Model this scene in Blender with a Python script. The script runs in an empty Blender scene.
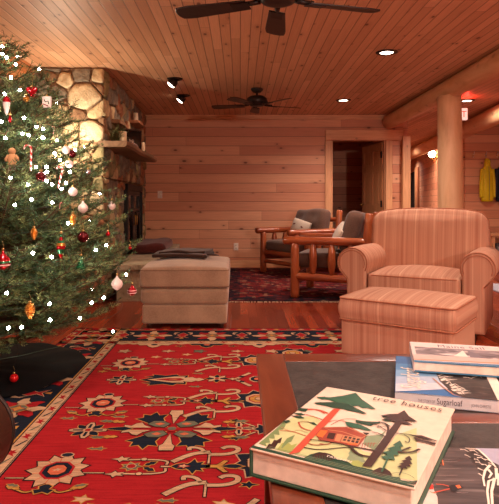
import bpy, math, random
import numpy as np
from mathutils import Vector, Matrix

# ------------------------------------------------------------------ camera, world, exposure
scene = bpy.context.scene
COL = scene.collection
PI = math.pi
EYE = 1.05                 # camera height (m)
FPX = 560.0                # focal length in pixels of the 499x504 frame
VX, VY = 240.0, 202.0      # vanishing point of the room's depth axis in that frame

cam_data = bpy.data.cameras.new('camera')
camera = bpy.data.objects.new('camera', cam_data)
COL.objects.link(camera)
camera.location = (0, 0, EYE)
camera.rotation_euler = (PI / 2, 0, 0)
cam_data.sensor_fit = 'VERTICAL'
cam_data.sensor_height = 24.0
cam_data.sensor_width = 24.0 * 499 / 504
cam_data.lens = 24.0 * FPX / 504
cam_data.shift_x = (249.5 - VX) / 504
cam_data.shift_y = (VY - 252.0) / 504
cam_data.clip_start = 0.05
scene.camera = camera

world = bpy.data.worlds.new('world')
world.use_nodes = True
world.node_tree.nodes['Background'].inputs[0].default_value = (0.010, 0.008, 0.007, 1)
scene.world = world
vs = scene.view_settings
vs.view_transform = 'Standard'
vs.look = 'None'
vs.gamma = 1.0
vs.use_curve_mapping = False
vs.exposure = 0.0
scene.cycles.use_denoising = True
scene.cycles.max_bounces = 8
scene.cycles.diffuse_bounces = 5
scene.cycles.sample_clamp_indirect = 6.0


def srgb(c):
    def f(v):
        v = v / 255.0
        return v / 12.92 if v <= 0.04045 else ((v + 0.055) / 1.055) ** 2.4
    return (f(c[0]), f(c[1]), f(c[2]), 1.0)


WARM = srgb((255, 206, 180))[:3]
WARM2 = srgb((255, 228, 212))[:3]
YELLOW = srgb((255, 234, 206))[:3]


def lamp(name, kind, loc, power, color, parent=None, size=0.06, rot=(0, 0, 0), spot=None, blend=0.6):
    d = bpy.data.lights.new(name, kind)
    d.energy = power
    d.color = color
    if kind == 'SPOT':
        d.spot_size = spot
        d.spot_blend = blend
        d.shadow_soft_size = size
    elif kind == 'POINT':
        d.shadow_soft_size = size
    elif kind == 'AREA':
        d.shape = 'DISK'
        d.size = size
    o = bpy.data.objects.new(name, d)
    o.location = loc
    o.rotation_euler = rot
    o.parent = parent
    COL.objects.link(o)
    return o


# power of every lamp (watts)
P_DOWN = 140.0       # recessed downlights in view
P_FILL_NEAR = 105.0  # added fill downlights above the near room, none of them seen
P_HALL = 230.0  # one seen hall light plus the added unseen ones
P_EYE = 14.0
P_CORNER = 34.0     # lamp in the corner behind the tree
P_SCONCE = 60.0
P_ROOM_FILL = 320.0      # added fill lamp behind the viewer, never seen
BULB = 80.0


# ------------------------------------------------------------------ pixel / plane arithmetic
def at(px, py, h=0.0):
    """world point at height h that the photograph shows at (px, py)"""
    z = FPX * (EYE - h) / (py - VY)
    return Vector(((px - VX) * z / FPX, z, h))


# ------------------------------------------------------------------ mesh builder
class MB:
    def __init__(self):
        self.v, self.f, self.m, self.s = [], [], [], []

    def add(self, vf, mat=0, smooth=False, xf=None):
        vs_, fs = vf
        o = len(self.v)
        if xf is not None:
            vs_ = [tuple(xf @ Vector(p)) for p in vs_]
        self.v.extend([tuple(p) for p in vs_])
        for q in fs:
            self.f.append([i + o for i in q])
            self.m.append(mat)
            self.s.append(smooth)
        return self

    def build(self, name, mats, parent=None, loc=None, rot=None):
        me = bpy.data.meshes.new(name)
        me.from_pydata(self.v, [], self.f)
        me.polygons.foreach_set('material_index', self.m)
        me.polygons.foreach_set('use_smooth', self.s)
        if not isinstance(mats, (list, tuple)):
            mats = [mats]
        for k in mats:
            me.materials.append(k)
        me.validate()
        me.update()
        o = bpy.data.objects.new(name, me)
        COL.objects.link(o)
        if parent is not None:
            o.parent = parent
        if loc is not None:
            o.location = loc
        if rot is not None:
            o.rotation_euler = rot
        return o


def empty(name, loc=(0, 0, 0), rz=0.0, label=None, cat=None, group=None):
    o = bpy.data.objects.new(name, None)
    o.empty_display_size = 0.1
    COL.objects.link(o)
    o.location = loc
    o.rotation_euler = (0, 0, rz)
    return tag(o, label, cat, group)


def tag(o, label=None, cat=None, group=None, kind=None):
    if label:
        o['label'] = label
    if cat:
        o['category'] = cat
    if group:
        o['group'] = group
    if kind:
        o['kind'] = kind
    return o


def copy_tree(o, parent=None):
    c = o.copy()
    COL.objects.link(c)
    c.parent = parent
    for ch in list(o.children):
        copy_tree(ch, c)
    return c


def box(x0, x1, y0, y1, z0, z1):
    v = [(x0, y0, z0), (x1, y0, z0), (x1, y1, z0), (x0, y1, z0),
         (x0, y0, z1), (x1, y0, z1), (x1, y1, z1), (x0, y1, z1)]
    f = [(0, 3, 2, 1), (4, 5, 6, 7), (0, 1, 5, 4), (1, 2, 6, 5), (2, 3, 7, 6), (3, 0, 4, 7)]
    return v, f


def rbox(sx, sy, sz, r=0.01, div=1, arc=3, cx=0, cy=0, cz=0, warp=None):
    """box with rounded edges, centred; warp(p, n) may bend it"""
    h = (sx / 2, sy / 2, sz / 2)
    r = min(r, min(h) * 0.999)
    axes = []
    for a in range(3):
        L = []
        for i in range(arc + 1):
            L.append(-h[a] + r * (1 - math.cos(i / arc * PI / 2)) if False else -h[a] + r * i / arc)
        for i in range(1, div):
            L.append(-h[a] + r + (2 * h[a] - 2 * r) * i / div)
        for i in range(arc, -1, -1):
            L.append(h[a] - r * i / arc)
        axes.append(L)
    verts, idx, faces = [], {}, []

    def vert(p):
        k = tuple(round(c, 6) for c in p)
        if k not in idx:
            q = [max(-(h[a] - r), min(h[a] - r, p[a])) for a in range(3)]
            d = [p[a] - q[a] for a in range(3)]
            l = math.sqrt(sum(c * c for c in d))
            if l > 1e-9:
                q = [q[a] + d[a] / l * r for a in range(3)]
            if warp:
                q = warp(q)
            idx[k] = len(verts)
            verts.append((q[0] + cx, q[1] + cy, q[2] + cz))
        return idx[k]
    for a in range(3):
        b, c = (a + 1) % 3, (a + 2) % 3
        for s in (-1, 1):
            for i in range(len(axes[b]) - 1):
                for j in range(len(axes[c]) - 1):
                    ids = []
                    for (u, w) in ((i, j), (i + 1, j), (i + 1, j + 1), (i, j + 1)):
                        p = [0, 0, 0]
                        p[a] = s * h[a]
                        p[b] = axes[b][u]
                        p[c] = axes[c][w]
                        ids.append(vert(p))
                    if len(set(ids)) < 3:
                        continue
                    faces.append(ids if s > 0 else ids[::-1])
    return verts, faces


def tube(path, radii, n=10, cap=True, flat=1.0):
    path = [Vector(p) for p in path]
    if not isinstance(radii, (list, tuple)):
        radii = [radii] * len(path)
    verts, faces = [], []
    t0 = (path[1] - path[0]).normalized()
    up = Vector((0, 0, 1)) if abs(t0.z) < 0.9 else Vector((1, 0, 0))
    u = t0.cross(up).normalized()
    for i, p in enumerate(path):
        a = path[max(i - 1, 0)]
        b = path[min(i + 1, len(path) - 1)]
        t = (b - a).normalized()
        u = (u - t * u.dot(t)).normalized()
        w = t.cross(u)
        for k in range(n):
            an = 2 * PI * k / n
            verts.append(tuple(p + (u * math.cos(an) + w * math.sin(an) * flat) * radii[i]))
    for i in range(len(path) - 1):
        for k in range(n):
            k2 = (k + 1) % n
            faces.append((i * n + k, i * n + k2, (i + 1) * n + k2, (i + 1) * n + k))
    if cap:
        faces.append(tuple(range(n))[::-1])
        faces.append(tuple((len(path) - 1) * n + k for k in range(n)))
    return verts, faces


def log(a, b, r, n=14, seed=0, wob=0.06, taper=1.0, rings=9, rounded=True):
    """peeled log from a to b, slightly uneven"""
    rnd = random.Random(seed)
    a, b = Vector(a), Vector(b)
    pts, rad = [], []
    for i in range(rings + 1):
        t = i / rings
        pts.append(a.lerp(b, t))
        rad.append(r * (1 + (taper - 1) * t) * (1 + rnd.uniform(-wob, wob)))
    if rounded:
        d = (b - a).normalized()
        e = min(r * 0.35, (b - a).length * 0.2)
        pts = [a, a + d * e] + pts[1:-1] + [b - d * e, b]
        rad = [rad[0] * 0.72, rad[0]] + rad[1:-1] + [rad[-1], rad[-1] * 0.72]
    return tube(pts, rad, n)


def lathe(prof, n=20, cx=0, cy=0, cz=0):
    verts, faces = [], []
    for (r, z) in prof:
        for k in range(n):
            a = 2 * PI * k / n
            verts.append((cx + r * math.cos(a), cy + r * math.sin(a), cz + z))
    for i in range(len(prof) - 1):
        for k in range(n):
            k2 = (k + 1) % n
            faces.append((i * n + k, i * n + k2, (i + 1) * n + k2, (i + 1) * n + k))
    if prof[0][0] > 1e-6:
        faces.append(tuple(range(n))[::-1])
    if prof[-1][0] > 1e-6:
        faces.append(tuple((len(prof) - 1) * n + k for k in range(n)))
    return verts, faces


def ball(r, n=14, m=9, cx=0, cy=0, cz=0, sz=1.0):
    return lathe([(max(r * math.sin(PI * i / m), 1e-4), -r * sz * math.cos(PI * i / m)) for i in range(m + 1)], n, cx, cy, cz)


def area2(p):
    return sum(p[i][0] * p[(i + 1) % len(p)][1] - p[(i + 1) % len(p)][0] * p[i][1] for i in range(len(p))) / 2


def offset(poly, d):
    """grow (d>0) or shrink a 2D polygon by moving its corners"""
    n = len(poly)
    s = 1 if area2(poly) > 0 else -1
    out = []
    for i in range(n):
        p0, p1, p2 = Vector(poly[i - 1]), Vector(poly[i]), Vector(poly[(i + 1) % n])
        a, b = (p1 - p0), (p2 - p1)
        if a.length < 1e-9 or b.length < 1e-9:
            out.append(tuple(p1))
            continue
        na = Vector((a.y, -a.x)).normalized() * s
        nb = Vector((b.y, -b.x)).normalized() * s
        m = na + nb
        if m.length < 0.3:
            m = na
        m.normalize()
        k = 1 / max(0.55, m.dot(na))
        out.append(tuple(p1 + m * d * k))
    return out


def chaikin(poly, n=2):
    for _ in range(n):
        q = []
        for i in range(len(poly)):
            a, b = poly[i], poly[(i + 1) % len(poly)]
            q.append((a[0] * .75 + b[0] * .25, a[1] * .75 + b[1] * .25))
            q.append((a[0] * .25 + b[0] * .75, a[1] * .25 + b[1] * .75))
        poly = q
    return poly


def rings_mesh(rings, closed_caps=True):
    n = len(rings[0])
    verts = [p for r in rings for p in r]
    faces = []
    for i in range(len(rings) - 1):
        for k in range(n):
            k2 = (k + 1) % n
            faces.append((i * n + k, i * n + k2, (i + 1) * n + k2, (i + 1) * n + k))
    if closed_caps:
        faces.append(tuple(range(n))[::-1])
        faces.append(tuple((len(rings) - 1) * n + k for k in range(n)))
    return verts, faces


def padded(outline, y0, y1, r=0.03, dome=0.0, steps=4):
    """outline in XZ (CCW seen from -Y) extruded from y0 (front) to y1 with rounded edges and a domed front"""
    if area2(outline) < 0:
        outline = outline[::-1]
    cx = sum(p[0] for p in outline) / len(outline)
    cz = sum(p[1] for p in outline) / len(outline)
    rings = []

    def ring(ins, y, sc=1.0):
        o = offset(outline, -ins) if ins > 0 else outline
        return [((p[0] - cx) * sc + cx, y, (p[1] - cz) * sc + cz) for p in o]
    if dome > 0:
        for k, sc in enumerate((0.25, 0.5, 0.75, 0.92)):
            rings.append(ring(r, y0 - dome * (1 - sc ** 2), sc))
    for i in range(steps + 1):
        a = PI / 2 * i / steps
        rings.append(ring(r * (1 - math.sin(a)), y0 + r * (1 - math.cos(a))))
    for i in range(steps + 1):
        a = PI / 2 * (1 - i / steps)
        rings.append(ring(r * (1 - math.sin(a)), y1 - r * (1 - math.cos(a))))
    v, f = rings_mesh(rings)
    return v, [q[::-1] for q in f]


def text_faces(body, size, spacing=1.0, sx=1.0, shear=0.0):
    """lettering as flat polygons: list of (verts2D, faces), origin at its left baseline; returns verts, faces, width"""
    c = bpy.data.curves.new('lettering', 'FONT')
    c.body = body
    c.size = size
    c.space_character = spacing
    c.shear = shear
    c.resolution_u = 3
    o = bpy.data.objects.new('lettering', c)
    COL.objects.link(o)
    dg = bpy.context.evaluated_depsgraph_get()
    me = bpy.data.meshes.new_from_object(o.evaluated_get(dg))
    v = [(p.co.x * sx, p.co.y) for p in me.vertices]
    f = [tuple(p.vertices) for p in me.polygons]
    bpy.data.objects.remove(o)
    bpy.data.curves.remove(c)
    bpy.data.meshes.remove(me)
    w = max(p[0] for p in v)
    return v, f, w


# ------------------------------------------------------------------ materials
def new_mat(name, rough=0.6, col=None, metallic=0.0, spec=0.5):
    m = bpy.data.materials.new(name)
    m.use_nodes = True
    b = m.node_tree.nodes['Principled BSDF']
    b.inputs['Roughness'].default_value = rough
    b.inputs['Metallic'].default_value = metallic
    b.inputs['Specular IOR Level'].default_value = spec
    if col is not None:
        b.inputs['Base Color'].default_value = srgb(col)
    return m


class NT:
    def __init__(self, m):
        self.t = m.node_tree
        self.n = self.t.nodes
        self.b = self.n['Principled BSDF']

    def node(self, kind, **kw):
        x = self.n.new(kind)
        for k, v in kw.items():
            setattr(x, k, v)
        return x

    def link(self, a, b):
        self.t.links.new(a, b)

    def put(self, sock, v):
        if hasattr(v, 'is_output') or isinstance(v, bpy.types.NodeSocket):
            self.link(v, sock)
        else:
            sock.default_value = v

    def math(self, op, a, b=0.0, c=0.0, clamp=False):
        x = self.node('ShaderNodeMath', operation=op)
        x.use_clamp = clamp
        self.put(x.inputs[0], a)
        self.put(x.inputs[1], b)
        self.put(x.inputs[2], c)
        return x.outputs[0]

    def comb(self, a, b, c=0.0):
        x = self.node('ShaderNodeCombineXYZ')
        self.put(x.inputs[0], a)
        self.put(x.inputs[1], b)
        self.put(x.inputs[2], c)
        return x.outputs[0]

    def mix(self, f, a, b, blend='MIX'):
        x = self.node('ShaderNodeMix', data_type='RGBA', blend_type=blend)
        self.put(x.inputs[0], f)
        self.put(x.inputs[6], a)
        self.put(x.inputs[7], b)
        return x.outputs[2]

    def noise(self, vec, scale, detail=3.0, rough=0.5, dist=0.0):
        x = self.node('ShaderNodeTexNoise')
        self.link(vec, x.inputs['Vector'])
        x.inputs['Scale'].default_value = scale
        x.inputs['Detail'].default_value = detail
        x.inputs['Roughness'].default_value = rough
        x.inputs['Distortion'].default_value = dist
        return x.outputs['Fac']

    def ramp(self, fac, stops, interp='LINEAR'):
        x = self.node('ShaderNodeValToRGB')
        x.color_ramp.interpolation = interp
        e = x.color_ramp.elements
        while len(e) < len(stops):
            e.new(0.5)
        for i, (p, c) in enumerate(stops):
            e[i].position = p
            e[i].color = srgb(c) if max(c) > 1 else (c[0], c[1], c[2], 1)
        self.link(fac, x.inputs[0])
        return x.outputs[0]

    def bump(self, h, strength=0.3, dist=0.01):
        x = self.node('ShaderNodeBump')
        x.inputs['Strength'].default_value = strength
        x.inputs['Distance'].default_value = dist
        self.link(h, x.inputs['Height'])
        self.link(x.outputs[0], self.b.inputs['Normal'])

    def coords(self, obj=False):
        if obj:
            t = self.node('ShaderNodeTexCoord').outputs['Object']
        else:
            t = self.node('ShaderNodeNewGeometry').outputs['Position']
        s = self.node('ShaderNodeSeparateXYZ')
        self.link(t, s.inputs[0])
        return t, s.outputs[0], s.outputs[1], s.outputs[2]


def planks(name, ua, va, w, L, cols, seam=0.035, rough=0.5, knots=True, grain=0.35, knotcol=(92, 45, 26), ks=1.7, seamcol=0.45):
    m = new_mat(name, rough)
    t = NT(m)
    c = t.coords()
    u, v = c[1 + ua], c[1 + va]
    vr = t.math('DIVIDE', v, w)
    row = t.math('FLOOR', vr)
    fr = t.math('FRACT', vr)
    wn = t.node('ShaderNodeTexWhiteNoise', noise_dimensions='1D')
    t.link(row, wn.inputs['W'])
    ul = t.math('ADD', t.math('DIVIDE', u, L), t.math('MULTIPLY', wn.outputs[0], 9.0))
    cl = t.math('FLOOR', ul)
    fu = t.math('FRACT', ul)
    w2 = t.node('ShaderNodeTexWhiteNoise', noise_dimensions='2D')
    t.link(t.comb(row, cl), w2.inputs['Vector'])
    rid = w2.outputs[0]
    gv = t.comb(t.math('MULTIPLY', u, 1.3), t.math('MULTIPLY', v, 26.0), t.math('MULTIPLY', rid, 40.0))
    g = t.noise(gv, 1.0, 5.0, 0.6, 0.8)
    gf = t.noise(t.comb(t.math('MULTIPLY', u, 4.0), t.math('MULTIPLY', v, 140.0), rid), 1.0, 2.0)
    fac = t.math('ADD', t.math('MULTIPLY', rid, 1 - grain), t.math('MULTIPLY', g, grain))
    col = t.ramp(fac, [(0.12, cols[0]), (0.5, cols[1]), (0.85, cols[2])])
    dk = t.math('MULTIPLY_ADD', gf, 0.35, 0.80)
    col = t.mix(1.0, col, t.comb(dk, dk, dk), 'MULTIPLY')
    if knots:
        vo = t.node('ShaderNodeTexVoronoi', voronoi_dimensions='2D')
        t.link(t.comb(t.math('ADD', t.math('MULTIPLY', u, ks), t.math('MULTIPLY', rid, 7.0)), t.math('MULTIPLY', v, ks * 2.1)), vo.inputs['Vector'])
        vo.inputs['Scale'].default_value = 1.0
        sepc = t.node('ShaderNodeSeparateColor')
        t.link(vo.outputs['Color'], sepc.inputs[0])
        size = t.math('MULTIPLY_ADD', sepc.outputs[0], 0.055, 0.028)
        on = t.math('GREATER_THAN', sepc.outputs[1], 0.35)
        k = t.math('SUBTRACT', 1.0, t.math('DIVIDE', vo.outputs['Distance'], size), clamp=True)
        k = t.math('MULTIPLY', t.math('MINIMUM', t.math('MULTIPLY', k, 2.2), 1.0), on)
        col = t.mix(t.math('MULTIPLY', k, 0.85), col, srgb(knotcol))
        halo = t.math('SUBTRACT', 1.0, t.math('DIVIDE', vo.outputs['Distance'], t.math('MULTIPLY', size, 3.0)), clamp=True)
        halo = t.math('MULTIPLY', halo, on)
        col = t.mix(t.math('MULTIPLY', halo, 0.3), col, srgb(knotcol))
    s1 = t.math('LESS_THAN', fr, seam)
    s2 = t.math('LESS_THAN', fu, 0.004 / L)
    sm = t.math('MAXIMUM', s1, s2)
    hs = t.math('MULTIPLY', sm, seamcol)
    col = t.mix(hs, col, srgb((38, 17, 10)))
    t.link(col, t.b.inputs['Base Color'])
    # seam profile for relief
    edge = t.math('MINIMUM', fr, t.math('SUBTRACT', 1.0, fr))
    prof = t.math('MINIMUM', t.math('MULTIPLY', edge, 12.0), 1.0)
    t.bump(t.math('ADD', prof, t.math('MULTIPLY', gf, 0.12)), 0.35, 0.004)
    return m


def wood(name, axis, c1, c2, c3, rough=0.45, scale=1.0, obj=True, knots=0.0, coat=0.0, stretch=14.0):
    m = new_mat(name, rough)
    t = NT(m)
    c = t.coords(obj)
    cs = list(c[1:])
    parts = [t.math('MULTIPLY', cs[a], (1.6 if a == axis else stretch * 1.6) * scale) for a in range(3)]
    vec = t.comb(*parts)
    g = t.noise(vec, 1.0, 5.0, 0.6, 1.2)
    col = t.ramp(g, [(0.28, c1), (0.5, c2), (0.72, c3)])
    if knots > 0:
        vo = t.node('ShaderNodeTexVoronoi')
        sc = [t.math('MULTIPLY', cs[a], (3.0 if a == axis else 5.0)) for a in range(3)]
        t.link(t.comb(*sc), vo.inputs['Vector'])
        vo.inputs['Scale'].default_value = 1.0
        k = t.math('SUBTRACT', 1.0, t.math('DIVIDE', vo.outputs['Distance'], knots), clamp=True)
        col = t.mix(t.math('MULTIPLY', k, 0.75), col, srgb((95, 48, 26)))
    t.link(col, t.b.inputs['Base Color'])
    t.b.inputs['Coat Weight'].default_value = coat
    t.b.inputs['Coat Roughness'].default_value = 0.2
    t.bump(g, 0.15, 0.003)
    return m


def cloth(name, c1, c2, scale=60.0, rough=0.9, bump=0.4, sheen=0.2, blot=3.0):
    m = new_mat(name, rough, spec=0.2)
    t = NT(m)
    vec = t.coords(True)[0]
    n1 = t.noise(vec, scale, 3.0, 0.6)
    n2 = t.noise(vec, blot, 3.0, 0.5)
    f = t.math('ADD', t.math('MULTIPLY', n1, 0.4), t.math('MULTIPLY', n2, 0.6))
    t.link(t.ramp(f, [(0.35, c1), (0.65, c2)]), t.b.inputs['Base Color'])
    t.b.inputs['Sheen Weight'].default_value = sheen
    t.bump(n1, bump, 0.002)
    return m


def striped(name, axis, base, light, dark):
    """upholstery with uneven fine stripes across one axis"""
    m = new_mat(name, 0.85, spec=0.2)
    t = NT(m)
    c = t.coords(True)
    x = c[1 + axis]
    z = t.math('MULTIPLY', c[3], 0.35)
    zero = 0.0
    broad = t.noise(t.comb(t.math('MULTIPLY', x, 26.0), zero), 1.0, 1.0)
    fine = t.noise(t.comb(t.math('MULTIPLY', x, 110.0), 3.7), 1.0, 1.0)
    col = t.ramp(broad, [(0.34, dark), (0.46, base), (0.56, base), (0.66, light)])
    f2 = t.math('GREATER_THAN', fine, 0.60)
    col = t.mix(t.math('MULTIPLY', f2, 0.50), col, srgb(light))
    f3 = t.math('LESS_THAN', fine, 0.40)
    col = t.mix(t.math('MULTIPLY', f3, 0.40), col, srgb(dark))
    weave = t.noise(c[0], 260.0, 2.0)
    t.link(col, t.b.inputs['Base Color'])
    t.bump(weave, 0.25, 0.001)
    return m


def emit(name, col, strength):
    m = bpy.data.materials.new(name)
    m.use_nodes = True
    b = m.node_tree.nodes['Principled BSDF']
    b.inputs['Base Color'].default_value = srgb(col)
    b.inputs['Emission Color'].default_value = srgb(col)
    b.inputs['Emission Strength'].default_value = strength
    return m


def stone(name, c1, c2, scale=9.0):
    m = new_mat(name, 0.85, spec=0.25)
    t = NT(m)
    vec = t.coords()[0]
    a = t.noise(vec, scale, 6.0, 0.65, 0.5)
    b = t.noise(vec, scale * 6, 4.0, 0.6)
    f = t.math('ADD', t.math('MULTIPLY', a, 0.7), t.math('MULTIPLY', b, 0.3))
    t.link(t.ramp(f, [(0.36, c1), (0.62, c2)]), t.b.inputs['Base Color'])
    t.bump(f, 1.0, 0.035)
    return m


def flat(name, c, rough=0.55, spec=0.4, var=0.06):
    """plain paint or print with a trace of unevenness"""
    m = new_mat(name, rough, spec=spec)
    t = NT(m)
    vec = t.coords(True)[0]
    n = t.noise(vec, 45.0, 3.0)
    a = tuple(max(0, x * (1 - var)) for x in c)
    b = tuple(min(255, x * (1 + var)) for x in c)
    t.link(t.ramp(n, [(0.3, a if max(a) > 1 else (0, 0, 0)), (0.7, b if max(b) > 1 else (0, 0, 0))]), t.b.inputs['Base Color'])
    return m


M = {}
M['wall_far'] = planks('pine_wall_boards', 0, 2, 0.150, 4.6, [(192, 126, 94), (212, 152, 116), (226, 172, 134)], seam=0.07, ks=1.9)
M['wall_side'] = planks('pine_side_boards', 1, 2, 0.150, 4.6, [(192, 126, 94), (212, 152, 116), (226, 172, 134)], seam=0.07, ks=1.9)
M['ceiling'] = planks('pine_ceiling_boards', 1, 0, 0.082, 1.9, [(196, 146, 110), (212, 164, 126), (226, 180, 142)], seam=0.09, ks=2.2, seamcol=0.6)
M['floor'] = planks('cherry_floor_boards', 1, 0, 0.083, 1.1, [(100, 30, 18), (138, 50, 28), (168, 72, 42)], seam=0.03, rough=0.22, knots=False, seamcol=0.5)
M['trim'] = wood('pine_trim', 2, (190, 136, 96), (210, 156, 112), (222, 172, 128), knots=0.10)
M['trimx'] = wood('pine_trim_across', 0, (190, 136, 96), (210, 156, 112), (222, 172, 128), knots=0.10)
M['logy'] = wood('peeled_log_along', 1, (196, 144, 102), (216, 168, 124), (228, 184, 142), knots=0.16, stretch=5)
M['logz'] = wood('peeled_log_upright', 2, (208, 162, 120), (226, 182, 138), (236, 196, 154), knots=0.13, stretch=5)
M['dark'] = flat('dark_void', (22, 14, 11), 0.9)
M['fixture'] = flat('dark_fixture_metal', (34, 22, 18), 0.45)
M['white_plate'] = flat('white_plastic_plate', (226, 214, 200), 0.4)
M['glow'] = emit('downlight_glow', (255, 226, 200), 14.0)
M['black'] = flat('black_iron', (16, 14, 13), 0.5)
M['brass'] = new_mat('dull_brass', 0.35, (150, 110, 60), 1.0)
M['soil'] = flat('mortar', (150, 122, 94), 0.95, 0.1, 0.2)


# ------------------------------------------------------------------ the room
FAR = 9.03
CEIL = 2.45


def struct(name, vf, mat, smooth=False):
    o = MB().add(vf, 0, smooth).build(name, mat)
    return tag(o, kind='structure')


struct('floor', box(-2.57, 6.4, -2.6, 20.2, -0.10, 0.0), M['floor'])
struct('ceiling', box(-2.57, 6.4, -2.6, 20.2, CEIL, CEIL + 0.1), M['ceiling'])
struct('wall_left', box(-2.69, -2.57, -2.6, FAR, 0, CEIL), M['wall_side'])
struct('wall_back', box(-2.57, 5.3, -2.72, -2.6, 0, CEIL), M['wall_far'])
struct('wall_right', box(5.3, 5.42, -2.72, 10.0, 0, CEIL), M['wall_side'])
# far wall with the open doorway
DX0, DX1, DH = 1.475, 2.345, 2.04
mb = MB()
mb.add(box(-2.57, DX0, FAR, FAR + 0.12, 0, CEIL))
mb.add(box(DX1, 2.63, FAR, FAR + 0.12, 0, CEIL))
mb.add(box(DX0, DX1, FAR, FAR + 0.12, DH, CEIL))
tag(mb.build('wall_far', M['wall_far']), kind='structure')
# unlit room behind the doorway
mb = MB()
mb.add(box(0.6, 2.72, 11.6, 11.7, 0, CEIL))
tag(mb.build('wall_room_behind', M['wall_far']), kind='structure')
struct('wall_room_side', box(0.5, 0.6, FAR + 0.12, 11.7, 0, CEIL), M['wall_side'])
struct('wall_hall_left', box(2.63, 2.74, FAR + 0.13, 20.0, 0, CEIL), M['wall_side'])
# coat wall, facing the viewer, and the hall's long side wall behind it
struct('wall_coats', box(4.02, 5.3, 10.0, 10.12, 0, CEIL), M['wall_far'])
hv = []
for (x, y) in ((4.04, 10.12), (5.996, 20.0), (6.12, 20.0), (4.16, 10.12)):
    hv.append((x, y, 0))
for (x, y) in ((4.04, 10.12), (5.996, 20.0), (6.12, 20.0), (4.16, 10.12)):
    hv.append((x, y, CEIL))
struct('wall_hall_right', (hv, [(0, 3, 2, 1), (4, 5, 6, 7), (0, 1, 5, 4), (1, 2, 6, 5), (2, 3, 7, 6), (3, 0, 4, 7)]), M['wall_side'])
struct('wall_hall_end', box(2.63, 6.2, 20.0, 20.1, 0, CEIL), M['wall_far'])
# trim
struct('baseboard_far', box(-1.55, DX0 - 0.1, FAR - 0.018, FAR, 0, 0.11), M['trimx'])
mb = MB()
mb.add(rbox(0.105, 0.035, DH, 0.006, cx=DX0 - 0.052, cy=FAR - 0.018, cz=DH / 2))
mb.add(rbox(0.105, 0.035, DH, 0.006, cx=DX1 + 0.052, cy=FAR - 0.018, cz=DH / 2))
mb.add(box(DX0 - 0.0, DX0 + 0.02, FAR, FAR + 0.12, 0, DH))
mb.add(box(DX1 - 0.02, DX1, FAR, FAR + 0.12, 0, DH))
tag(mb.build('door_frame_1', M['trim']), kind='structure')
struct('trim_1', rbox(1.25, 0.045, 0.16, 0.006, cx=2.0, cy=FAR - 0.022, cz=DH + 0.085), M['trimx'])
struct('trim_2', rbox(0.13, 0.20, CEIL - 0.34, 0.01, cx=2.665, cy=FAR + 0.02, cz=(CEIL - 0.34) / 2), M['trim'])
struct('trim_3', box(-2.57, 2.3, FAR - 0.03, FAR, CEIL - 0.075, CEIL), M['trimx'])
struct('trim_4', box(-2.57, -2.13, -2.6, 5.9, CEIL - 0.13, CEIL), wood('ceiling_edge_plank', 1, (180, 112, 66), (196, 128, 78), (206, 142, 90)))
# sheet painted dark for an unlit doorway, its casing and a board in the hall wall: a hair proud of the slanting wall
def hall(t, off=0.0, h=0.0):
    y = 10.12 + 9.88 * t
    return Vector((4.04 + 1.956 * t - off, y, h))
def hall_panel(name, t0, t1, z0, z1, th, mat):
    a, b = hall(t0), hall(t1)
    v = []
    for z in (z0, z1):
        for (p, o) in ((a, 0.0), (b, 0.0), (b, th), (a, th)):
            v.append((p.x - o, p.y, z))
    return struct(name, (v, [(0, 1, 2, 3), (4, 7, 6, 5), (0, 4, 5, 1), (1, 5, 6, 2), (2, 6, 7, 3), (3, 7, 4, 0)]), mat)
hall_panel('dark_doorway_sheet', 0.76, 0.93, 0.0, 2.02, 0.02, M['dark'])
hall_panel('trim_5', 0.735, 0.76, 0.0, 2.12, 0.03, M['trim'])
hall_panel('trim_6', 0.66, 0.70, 0.0, 2.1, 0.03, wood('dark_board', 2, (140, 80, 50), (160, 96, 62), (176, 110, 74)))
# ------------------------------------------------------------------ logs: main beam, post, hall beam
o = MB().add(log((2.39, -2.5, 2.335), (2.39, 8.98, 2.335), 0.112, 22, 3, 0.02, 1.0, 26), 0, True).build('log_beam', M['logy'])
tag(o, 'long peeled log beam under the plank ceiling resting on the log post', 'beam')
o = MB().add(log((2.40, 6.33, 0.0), (2.365, 6.33, 2.245), 0.150, 24, 5, 0.015, 0.87, 14, False), 0, True).build('log_post', M['logz'])
tag(o, 'thick upright peeled log post behind the striped armchair', 'post')
o = MB().add(log((3.35, 5.0, 2.30), (4.46, 14.6, 2.30), 0.135, 20, 8, 0.02, 1.0, 18), 0, True).build('log_beam', M['logy'])
tag(o, 'slanting peeled log beam above the coat wall and the wall lamp', 'beam')

# ------------------------------------------------------------------ inner door, standing open
doorm = wood('pine_door', 2, (186, 124, 84), (202, 142, 98), (214, 158, 112))
d = empty('panel_door', (DX1 - 0.022, FAR + 0.075, 0.0), 0, 'six-panel wooden door standing open in the dark doorway', 'door')
d.rotation_euler = (0, 0, math.radians(-80))
mb = MB()
W_, H_ = 0.82, 2.02
for (x0, x1, z0, z1) in ((-W_, -W_ + .11, .01, H_), (-.11, 0, .01, H_), (-W_ / 2 - .05, -W_ / 2 + .05, .01, H_)):
    mb.add(box(x0, x1, -0.02, 0.02, z0, z1))
for (z0, z1) in ((.01, .24), (.86, 1.0), (1.55, 1.66), (1.90, H_)):
    mb.add(box(-W_, 0, -0.0199, 0.0199, z0, z1))
leaf = mb.build('frame', doorm, d)
for i in (0, 1):
    for (z0, z1) in ((.24, .86), (1.0, 1.55), (1.66, 1.90)):
        xa = -W_ + .11 if i == 0 else -W_ / 2 + .05
        xb = -W_ / 2 - .05 if i == 0 else -.11
        MB().add(rbox(xb - xa, 0.022, z1 - z0, 0.004, cx=(xa + xb) / 2, cz=(z0 + z1) / 2)).add(
            rbox(xb - xa - .06, 0.032, z1 - z0 - .06, 0.008, cx=(xa + xb) / 2, cz=(z0 + z1) / 2)).build('panel', doorm, d)
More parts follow.
